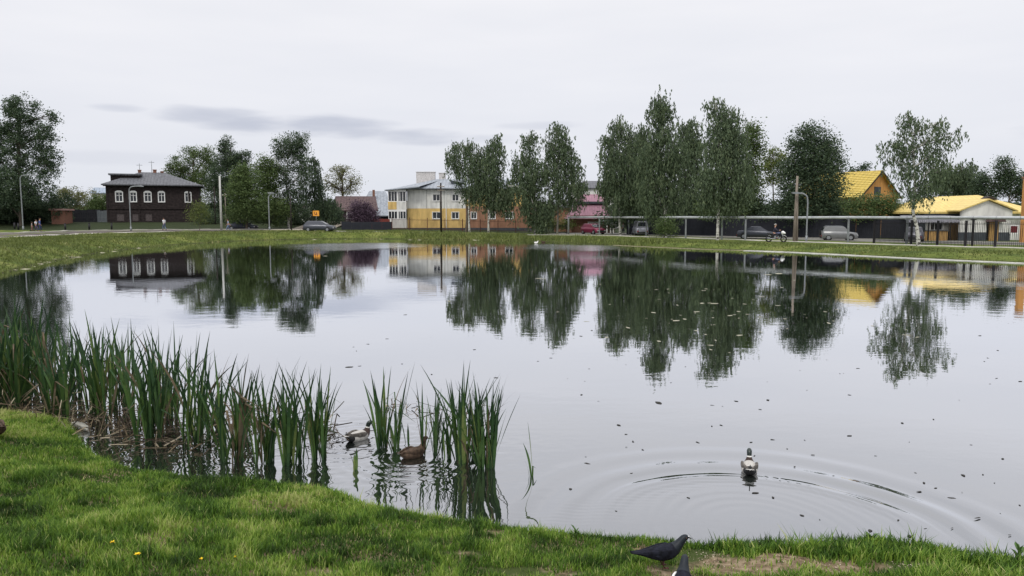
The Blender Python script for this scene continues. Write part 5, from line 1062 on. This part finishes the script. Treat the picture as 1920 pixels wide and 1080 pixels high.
CL = [('dense tall cattail clump, second from the right end of the reeds', 868, 866, 668, 40, 26), ('wide fanning cattail clump at the right end of the reeds', 925, 876, 690, 52, 36), ('slim cattail clump right beside the brown hen duck', 803, 852, 702, 20, 26), ('open cattail clump between the drake and the hen', 728, 838, 674, 26, 30),
 ('short cattail shoots standing close in front of the open clump', 742, 848, 745, 8, 14), ('cattail clump with one long leaf bent over to the right, just left of the drake', 600, 858, 662, 34, 22), ('full cattail clump between two slimmer ones left of the bent leaf', 548, 868, 668, 36, 26), ('cattail clump with dark crossing tips near the middle of the row', 493, 868, 660, 30, 20),
 ('low leafy cattail clump rising straight before the lawn edge', 432, 868, 655, 34, 28), ('cattail clump full of brown dead stalks at its foot', 370, 836, 622, 38, 32), ('very dense wide cattail clump with a pale broken leaf', 280, 826, 600, 58, 44), ('dark green cattail clump standing behind the floating log', 190, 792, 586, 48, 34), ('bright green short cattail clump nearest the left lawn', 118, 788, 640, 40, 22),
 ('tall cattail clump above the mud strip on the left', 95, 762, 572, 46, 34), ('tall cattail clump close to the left edge of the photograph', 35, 764, 562, 50, 34), ('cattail clump cut by the left edge of the photograph', -20, 768, 568, 44, 34), ('far cattail clump behind, its tips against the dark tree reflection', 60, 722, 552, 44, 40), ('far cattail clump behind at the left edge, highest tips', 0, 726, 545, 44, 36), ('far thin cattail clump behind the dark green one', 150, 742, 590, 36, 34),
 ('thin cattail clump behind, between the dense wide and dark green clumps', 235, 770, 596, 28, 24), ('thin cattail clump behind the clump with brown stalks', 330, 792, 608, 28, 26), ('thin cattail clump behind with tips leaning left', 405, 805, 640, 18, 20), ('sparse cattail tips behind the crossing clump', 465, 822, 668, 14, 16), ('far cattail fringe past the left edge of the lawn', -70, 740, 560, 40, 36), ('sparse thin cattail shoots right of the hen duck', 838, 858, 735, 14, 12), ('small cattail clump behind the fanning one', 895, 850, 700, 16, 16)]
for i, (lab, px, py, tp, nb, hw_) in enumerate(CL): reed_clump(lab, px, py, tp-(16 if px < 420 else 12), int(nb*1.3), hw_, depth=.16 if px < 400 else .09, spread=.13 if px > 420 else .15)
reed_clump('lone pair of cattail leaves with a kinked side leaf, out right of the reeds', 996, 892, 772, 4, 5, .02, .03, kinks=.3)
reed_clump('short pair of stems forming a V in front of the drake', 660, 882, 826, 3, 8, .02, .12, kinks=0)
reed_clump('single thin stem standing left of the hen', 765, 830, 765, 2, 3, .02, .05, kinks=0)

random.seed(5)
def litter(n, px0, px1, py0, py1, name, label, hmax=.45, gx=None):
    Vq = []
    vv = []
    for _ in range(n):
        px = random.uniform(px0, px1); lo = py0+(px-px0)/(px1-px0)*(py1[0]-py0) if isinstance(py1, tuple) else py0; hi = (py1[0] if isinstance(py1, tuple) else py1)
        c = wpt(px, random.uniform(py0, hi)+(px-px0)*.16, 0); L_ = random.uniform(.15, .7); az_ = random.uniform(0, 2*math.pi); up_ = random.choice([random.uniform(.02, .4), random.uniform(.6, 1.4)]); z0 = random.uniform(-.03, .06) if up_ < .5 else -.03
        d = Vector((math.cos(az_)*math.cos(up_), math.sin(az_)*math.cos(up_), math.sin(up_))); L_ = min(L_, hmax/max(.2, d.z)); p0 = Vector((c.x, c.y, z0)); p1 = p0+d*L_*.6; p2 = p1+Vector((d.x, d.y, d.z*random.uniform(-1, .9)))*L_*.4; w_ = random.uniform(.003, .009)
        for a_, b_ in ((p0, p1), (p1, p2)):
            dd = (b_-a_).normalized(); sd_ = dd.cross(Vector((random.gauss(0, 1), random.gauss(0, 1), random.gauss(0, 1)))).normalized()*w_; Vq.append([a_-sd_, a_+sd_, b_+sd_*.8, b_-sd_*.8]); vv.append(random.random())
    V = np.array([[tuple(p) for p in q] for q in Vq]); return tag(quads_mesh(name, V, 4, M['dead_reed'], None, np.array(vv)), label, 'dead reeds', kind='stuff')
litter(650, -60, 380, 730, 785, 'dead_reed_litter', 'tangled brown dead reed stalks round the feet of the left cattails', .5)
litter(150, 420, 640, 770, 800, 'dead_reed_litter', 'thin brown dead stalks between the middle cattail clumps', .4)
litter(40, 700, 900, 750, 760, 'dead_reed_litter', 'few dead stalks lying on the water near the hen duck', .15)
# log in the water and bits of wood
c = wpt(152, 806, 0); t = thing('driftwood_log', 'pale weathered log floating among the left cattails', 'log', c, R(-28))
MB().tube(smooth3([(-.17, 0, .05), (-.05, .01, .06), (.08, 0, .045), (.2, -.01, .03)]), [.035, .038, .042, .04, .045, .045, .04, .04, .03, .03], 9).build('log_body', mat('weathered_wood', (.24, .235, .21), .8, .5, 9, .01, stretch=(1, 5, 5)), t)

# ------------------------------------------------------------------ birds
M['head_green'] = mat('head_green', (.008, .018, .014), .35, .2, 8, 0, 0, .5); M['breast'] = mat('breast', (.035, .02, .015), .7, .2, 12)
M['duck_grey'] = mat('duck_grey', (.40, .385, .36), .8, .22, 30, .002); M['duck_black'] = mat('duck_black', (.012, .012, .013), .7, .2, 10); M['duck_white'] = mat('duck_white', (.70, .69, .66), .8, .08, 12)
M['duck_wing'] = mat('duck_wing', (.10, .09, .08), .8, .5, 22, .002); M['hen'] = mat('hen', (.065, .042, .028), .85, .55, 26, .003); M['bill'] = mat('bill', (.22, .19, .05), .5, .1, 8); M['hen_bill'] = mat('hen_bill', (.12, .07, .03), .5, .1, 8)
def mallard(label, loc, rz, hen=False, turn=0.0, sc_=1.0, land=False):
    t = thing('mallard_hen' if hen else 'mallard_drake', label, 'duck', loc, rz); t.scale = (sc_,)*3; z0 = .07 if land else 0.0
    ms = [M['hen']]*5 if hen else [M['duck_black'], M['duck_grey'], M['breast'], M['duck_white'], M['head_green']]
    sp = [(-.25, 0, .10, .012, .006, 0), (-.225, 0, .088, .04, .018, 0), (-.19, 0, .07, .068, .042, 0), (-.14, 0, .055, .092, .066, 1), (-.07, 0, .045, .108, .082, 1), (0, 0, .042, .114, .088, 1), (.07, 0, .046, .108, .086, 1), (.125, 0, .058, .092, .078, 2), (.165, 0, .082, .068, .064, 2), (.185, 0, .12, .044, .046, 2), (.19, 0, .15, .034, .036, 3), (.192, 0, .162, .032, .034, 4), (.197, 0, .19, .034, .036, 4), (.21, 0, .215, .037, .040, 4), (.235, 0, .232, .034, .036, 4), (.258, 0, .232, .024, .024, 4), (.268, 0, .228, .012, .012, 4)]
    b = MB().loft([(x, y, z+z0, a_, c_, m_) for x, y, z, a_, c_, m_ in sp], 16).build('body', ms, t); ss = b.modifiers.new('sub', 'SUBSURF'); ss.levels = ss.render_levels = 1
    MB().loft([(.255, 0, .226+z0, .014, .012, 0), (.285, 0, .216+z0, .013, .007, 0), (.315, 0, .208+z0, .014, .004, 0), (.325, 0, .206+z0, .006, .002, 0)], 10).build('bill', M['hen_bill' if hen else 'bill'], b)
    for s in (-1, 1):
        MB().loft([(.10, s*.085, .085+z0, .012, .02, 0), (.04, s*.100, .092+z0, .018, .040, 0), (-.05, s*.094, .096+z0, .020, .042, 0), (-.13, s*.066, .104+z0, .016, .030, 0), (-.20, s*.036, .115+z0, .010, .016, 0), (-.245, s*.02, .122+z0, .004, .006, 0)], 10).build('wing', M['hen'] if hen else M['duck_wing'], t)
        MB().loft([(.222, s*.0315, .226+z0, .005, .005, 0), (.231, s*.0315, .226+z0, .003, .003, 0)], 8).build('eye', M['dark'], b)
    tl = MB()
    for s in (-.05, -.028, 0, .028, .05): tl.add([(-.2, s*.6-.012, .10+z0), (-.2, s*.6+.012, .10+z0), (-.285+abs(s)*.4, s+.012, .115+z0), (-.285+abs(s)*.4, s-.012, .115+z0), (-.2, s*.6, .092+z0), (-.285+abs(s)*.4, s, .108+z0)], [(0, 1, 2, 3), (4, 0, 3, 5), (1, 4, 5, 2)])
    tl.build('tail', M['hen'] if hen else M['duck_white'], t)
    if turn:
        def rh(o_):
            for v_ in o_.data.vertices:
                w_ = float(sst(.11, .17, v_.co.z-z0)); a_ = turn*w_; x, y = v_.co.x-.19, v_.co.y; v_.co.x = .19+x*math.cos(a_)-y*math.sin(a_); v_.co.y = x*math.sin(a_)+y*math.cos(a_)
        rh(b)
        for ch in b.children: rh(ch)
    if not hen: MB().tube([(-.20, .0, .125+z0), (-.235, 0, .14+z0), (-.235, 0, .165+z0), (-.215, 0, .165+z0)], [.008, .007, .006, .003], 6).build('tail_curl', M['duck_black'], t)
    return t
mallard('drake swimming alone on the open water at the centre of its wake', wpt(1405, 884, .0), R(74), sc_=.80)
mallard('drake swimming left of the hen beside the open cattail clump', wpt(672, 824, .0), R(52), sc_=.82, turn=R(-45))
mallard('brown hen duck swimming beside the slim cattail clump', wpt(775, 856, .0), R(48), hen=True, sc_=.80, turn=R(-15))
hn = gpt(-14, 822); mallard('brown duck resting on the lawn, cut by the left edge of the photograph', hn, R(150), hen=True, land=True, sc_=1.0)
t = thing('white_bird', 'small white bird floating far off by the back shore', 'bird', wpt(1005, 457, 0)); MB().loft([(-.2, 0, .1, .02, .02, 0), (-.1, 0, .1, .1, .08, 0), (.05, 0, .1, .12, .1, 0), (.15, 0, .14, .07, .08, 0), (.18, 0, .24, .04, .05, 0), (.24, 0, .3, .03, .03, 0)], 10).build('body', M['duck_white'], t)
MB().loft([(.1, 0, .19, .06, .012, 0), (-.05, 0, .2, .09, .02, 0), (-.22, 0, .16, .02, .01, 0)], 8).build('wing', M['duck_white'], t)
c_ = mallard('tiny dark duck far off by the back shore next to the white bird', wpt(1019, 455, 0), R(180), hen=True)

M['pig_dark'] = mat('pigeon_dark', (.009, .010, .016), .8, .75, 28, .002, 0, .12); M['pig_neck'] = mat('pigeon_neck', (.010, .014, .020), .5, .3, 20, 0, 0, .25); M['pig_grey'] = mat('pigeon_grey', (.011, .012, .019), .8, .5, 40, .002, 0, .12); M['pig_foot'] = mat('pigeon_foot', (.08, .03, .028), .6, .2, 20)
def pigeon(label, loc, rz, pitch=0, patch=False):
    t = thing('pigeon', label, 'pigeon', loc, rz)
    sp = [(-.215, 0, .118, .024, .005, 0), (-.17, 0, .114, .027, .009, 0), (-.125, 0, .108, .032, .018, 0), (-.085, 0, .102, .046, .033, 0), (-.04, 0, .098, .058, .047, 0), (.01, 0, .098, .062, .054, 0), (.05, 0, .105, .056, .053, 0), (.085, 0, .124, .043, .043, 1), (.11, 0, .148, .031, .032, 1), (.128, 0, .170, .025, .026, 1), (.142, 0, .186, .0235, .025, 1), (.160, 0, .192, .020, .021, 1), (.173, 0, .190, .011, .011, 1)]
    b = MB().loft(sp, 16).build('body', [M['pig_grey'], M['pig_neck']], t); ss = b.modifiers.new('sub', 'SUBSURF'); ss.levels = ss.render_levels = 1
    MB().loft([(.166, 0, .190, .007, .006, 0), (.185, 0, .183, .004, .004, 0), (.197, 0, .175, .002, .002, 0)], 8).build('beak', M['duck_black'], b)
    MB().loft([(.170, 0, .196, .006, .004, 0), (.178, 0, .193, .005, .003, 0)], 8).build('cere', M['duck_white'], b)
    for s in (-1, 1):
        wn = MB().loft([(.075, s*.043, .115, .008, .018, 0), (.04, s*.054, .108, .012, .034, 0), (-.02, s*.053, .103, .012, .036, 0), (-.08, s*.040, .104, .010, .026, 0), (-.14, s*.022, .110, .007, .014, 0), (-.19, s*.012, .115, .004, .007, 0)], 12).build('wing', M['pig_dark'], t)
        for k_ in range(4): x = -.02-.035*k_; MB().loft([(x+.03, s*(.060-.012*k_), .100+.004*k_, .006, .010, 0), (x-.03, s*(.054-.013*k_), .098+.005*k_, .006, .010, 0), (x-.09, s*(.036-.009*k_), .106+.004*k_, .003, .005, 0)], 8).build('wing_feather', M['pig_dark'], wn)
        if patch and s > 0: MB().loft([(.055, s*.040, .141, .007, .005, 0), (.02, s*.048, .141, .008, .006, 0), (-.02, s*.050, .137, .008, .006, 0), (-.05, s*.046, .132, .004, .004, 0)], 8).build('white_shoulder', M['duck_white'], wn)
        MB().loft([(.150, s*.0215, .194, .004, .004, 0), (.157, s*.0205, .194, .002, .002, 0)], 8).build('eye', mat('eye', (.10, .04, .02), .3, .1, 5), b)
        lg = MB().tube([(.0, s*.024, .062), (-.008, s*.024, .03), (.004, s*.026, .004)], [.011, .005, .004], 7).build('leg', M['pig_foot'], t)
        for dx, dy in ((.03, 0), (.025, .014), (.025, -.014), (-.02, 0)): MB().tube([(.004, s*.026, .005), (.004+dx, s*.026+dy, .003)], [.004, .002], 5).build('toe', M['pig_foot'], lg)
    t.rotation_euler = (0, R(pitch), rz); t.scale = (1.12,)*3; return t
p1 = gpt(1243, 1068); pigeon('dark pigeon standing on the bank in profile, facing right', p1+Vector((0, 0, .02)), R(6), -2)
p2 = gpt(1277, 1128); pigeon('pigeon with a white shoulder mark cut by the bottom edge of the photograph', p2+Vector((0, 0, .01)), R(70), -3, True)

# ------------------------------------------------------------------ small things
def leaf_fleck(seed):
    r_ = random.Random(seed); n = 9; e_ = r_.uniform(.3, .7); pts = []
    for i in range(n): a_ = 2*math.pi*i/n; q = .5*r_.uniform(.55, 1.1); pts.append((math.cos(a_)*q, math.sin(a_)*q*e_))
    mb = MB(); mb.prism(pts, -.02, .05, 'z'); me = bpy.data.meshes.new('floating_leaf'); me.from_pydata(mb.v, [], mb.f); me.materials.append(M['fleck']); return me
M['fleck'] = mat('fleck', (.025, .023, .02), .9, .4, 20); M['fleck_pale'] = mat('fleck_pale', (.35, .34, .26), .9, .3, 20)
FL = [leaf_fleck(i) for i in range(8)]; FP = []
for m_ in FL[:4]: c_ = m_.copy(); c_.materials.clear(); c_.materials.append(M['fleck_pale']); FP.append(c_)
known = [(1352, 797), (1335, 799), (1308, 829), (1205, 843), (1098, 856), (1101, 869), (1160, 797), (1174, 814), (1187, 828), (1448, 824), (1476, 841), (1070, 917), (1141, 893), (1155, 958), (1416, 924), (1732, 905), (1716, 886), (1754, 915), (1785, 934), (1722, 947), (1833, 971), (1684, 975), (1735, 991), (1785, 990), (1893, 1003), (1912, 947), (1806, 891), (1408, 829), (1490, 875), (655, 688), (675, 686), (690, 645), (930, 708), (1310, 868), (1632, 995), (1090, 740), (1235, 755), (1380, 752), (1440, 750), (1692, 793), (1880, 860)]
def fleck(px, py, meshes, lab, grp, s0):
    c = wpt(px, py, .004); o_ = bpy.data.objects.new('floating_leaf', random.choice(meshes)); col.objects.link(o_); s_ = s0*random.choice([random.uniform(.25, .6), random.uniform(.4, .85), random.uniform(.6, 1.1)]); o_.location = c; o_.scale = (s_, s_, s_*.18); o_.rotation_euler = (0, 0, random.uniform(0, 6.28)); tag(o_, lab, 'leaf', grp)
for px, py in known: fleck(px, py, FL, 'small dark leaf scrap floating flat on the pond', 'dark leaf scraps on the pond', .10 if py > 780 else .16)
random.seed(11)
for _ in range(130):
    py = random.uniform(620, 1010) if random.random() < .45 else random.uniform(520, 720); px = random.uniform(1000, 1915) if random.random() < .8 else random.uniform(640, 1000)
    if py > 900 and px < 1060: continue
    fleck(px, py, FL, 'small dark leaf scrap floating flat on the pond', 'dark leaf scraps on the pond', .075*(1+max(0, 780-py)/300))
for _ in range(75):
    px = random.gauss(1350, 160); py = random.gauss(575, 45)
    if 490 < py < 690: fleck(px, py, FP, 'pale scrap floating far out on the pond', 'pale scraps on the far water', .26)
for px, py in ((1010, 522), (1020, 523), (1428, 556), (1330, 568), (1340, 569), (1270, 572), (610, 480), (180, 491), (1440, 515), (1460, 513), (1700, 628), (1720, 632)): fleck(px, py, FP, 'pale scrap floating far out on the pond', 'pale scraps on the far water', .5)
# dandelions
M['dand'] = mat('dandelion_yellow', (.80, .56, .02), .7, .1, 30); M['stem'] = mat('stem_green', (.10, .16, .04), .7, .2, 20)
for px, py, s_, lab in ((258, 1062, 1.25, 'brightest yellow dandelion on the lawn at the bottom left'), (211, 1034, 1.0, 'smaller yellow dandelion up and left of the brightest one'), (377, 1062, .8, 'half closed dandelion right of the brightest one'), (441, 1053, .55, 'tiny rightmost dandelion on the lawn')):
    g_ = gpt(px, py); t = thing('dandelion', lab, 'dandelion', g_); t.scale = (s_,)*3
    MB().tube([(0, 0, 0), (.004, 0, .035), (.006, -.004, .07)], .0025, 6).build('stem', M['stem'], t)
    hd = MB(); r_ = random.Random(px)
    for k_ in range(44):
        a_ = r_.uniform(0, 6.28); L_ = r_.uniform(.010, .019); u = r_.uniform(.0, .9); dx, dy, dz = math.cos(a_)*math.cos(u)*L_, math.sin(a_)*math.cos(u)*L_, math.sin(u)*L_*.8; wx, wy = -math.sin(a_)*.0025, math.cos(a_)*.0025
        hd.add([(.006-wx, -.004-wy, .07), (.006+wx, -.004+wy, .07), (.006+dx+wx, -.004+dy+wy, .07+dz), (.006+dx-wx, -.004+dy-wy, .07+dz)], [(0, 1, 2, 3)])
    tag(hd.build('petals', M['dand'], t), kind='stuff')
# broad leaved weeds on the lip of the bank
M['weed'] = mat('weed_leaf', (.055, .11, .025), .6, .3, 20); wl = MB(); wl.add([(0, 0, 0), (.03, -.016, .02), (.075, -.018, .035), (.12, 0, .03), (.075, .018, .035), (.03, .016, .02), (.06, 0, .018)], [(0, 1, 6), (1, 2, 6), (2, 3, 6), (3, 4, 6), (4, 5, 6), (5, 0, 6)]); wlm = bpy.data.meshes.new('leaf'); wlm.from_pydata(wl.v, [], wl.f); wlm.materials.append(M['weed'])
for px, py, n, s_, lab in ((1587, 1018, 14, .9, 'broad leaved weed standing highest on the right bank edge'), (1634, 1022, 10, .7, 'low broad leaved weed beside the tallest weed'), (1135, 1006, 12, .7, 'broad leaved weed on the bank left of the pigeons'), (1080, 1010, 10, .6, 'small dark weed at the bank edge, left of the pair'), (1910, 1056, 12, .9, 'leafy weed at the right edge of the photograph'), (1850, 1060, 9, .6, 'small weed in the gap of the right bank edge'), (700, 1000, 8, .5, 'small flat weed in the lawn below the cattails')):
    t = thing('weed_plant', lab, 'weed', gpt(px, py)); r_ = random.Random(px)
    for k_ in range(n):
        o_ = bpy.data.objects.new('leaf', wlm); col.objects.link(o_); o_.parent = t; o_.location = (0, 0, .10*s_*k_/n); o_.rotation_euler = (0, -r_.uniform(.1, 1.1), k_*2.4); o_.scale = (s_*r_.uniform(.7, 1.1),)*3
    MB().tube([(0, 0, -.01), (0, 0, .11*s_)], .003, 5).build('stem', M['stem'], t)
# pebbles and crumbs on the bare soil
peb = MB(); r_ = random.Random(4)
for k_ in range(260):
    cx, cy, rx, ry = SOIL[r_.choice([1, 2, 4, 5, 7])]; x, y = cx+r_.gauss(0, .5)*rx, cy+r_.gauss(0, .5)*ry; s_ = r_.uniform(.003, .009); z = tz(x, y)
    if float(sdist(np.array([x]), np.array([y]))[0]) < .05: continue
    pv = [(x+s_*r_.uniform(.7, 1.2)*a_, y+s_*r_.uniform(.7, 1.2)*b_, z+s_*.6*c_) for a_, b_, c_ in ((1, 0, 0), (0, 1, 0), (-1, 0, 0), (0, -1, 0), (0, 0, 1), (0, 0, -1))]
    peb.add(pv, [(0, 1, 4), (1, 2, 4), (2, 3, 4), (3, 0, 4), (1, 0, 5), (2, 1, 5), (3, 2, 5), (0, 3, 5)])
tag(peb.build('pebbles', mat('pebble', (.36, .31, .24), .9, .4, 40)), 'small pebbles and crumbs scattered on the bare soil patches', 'pebbles', kind='stuff')
print('grass blades', ng)

sb = MB(); r_ = random.Random(8)
for k_ in range(34):
    px = r_.uniform(0, 330) if k_ < 24 else r_.uniform(520, 900); q = np.interp(px, [0, 100, 200, 300, 420, 600, 900], [514, 489, 471, 460.5, 452.5, 447.8, 449.3]); c = wpt(px, q-r_.uniform(-.5, 5 if px < 330 else .8), .06); s_ = r_.uniform(.06, .24); z = max(0, tz(c.x, c.y))
    pv = [(c.x+s_*1.4*r_.uniform(.6, 1.2)*a_, c.y+s_*r_.uniform(.6, 1.2)*b_, z+s_*.22*c_) for a_, b_, c_ in ((1, 0, 0), (.5, .9, 0), (-.6, .8, 0), (-1, 0, 0), (-.5, -.9, 0), (.6, -.8, 0), (0, 0, 1))]
    sb.add(pv, [(i_, (i_+1) % 6, 6) for i_ in range(6)])
tag(sb.build('shore_rubble', mat('rubble', (.24, .23, .15), .9, .3, 6)), 'pale flat bits of rubble and dry scraps along the far waterline', 'rubble', kind='stuff')
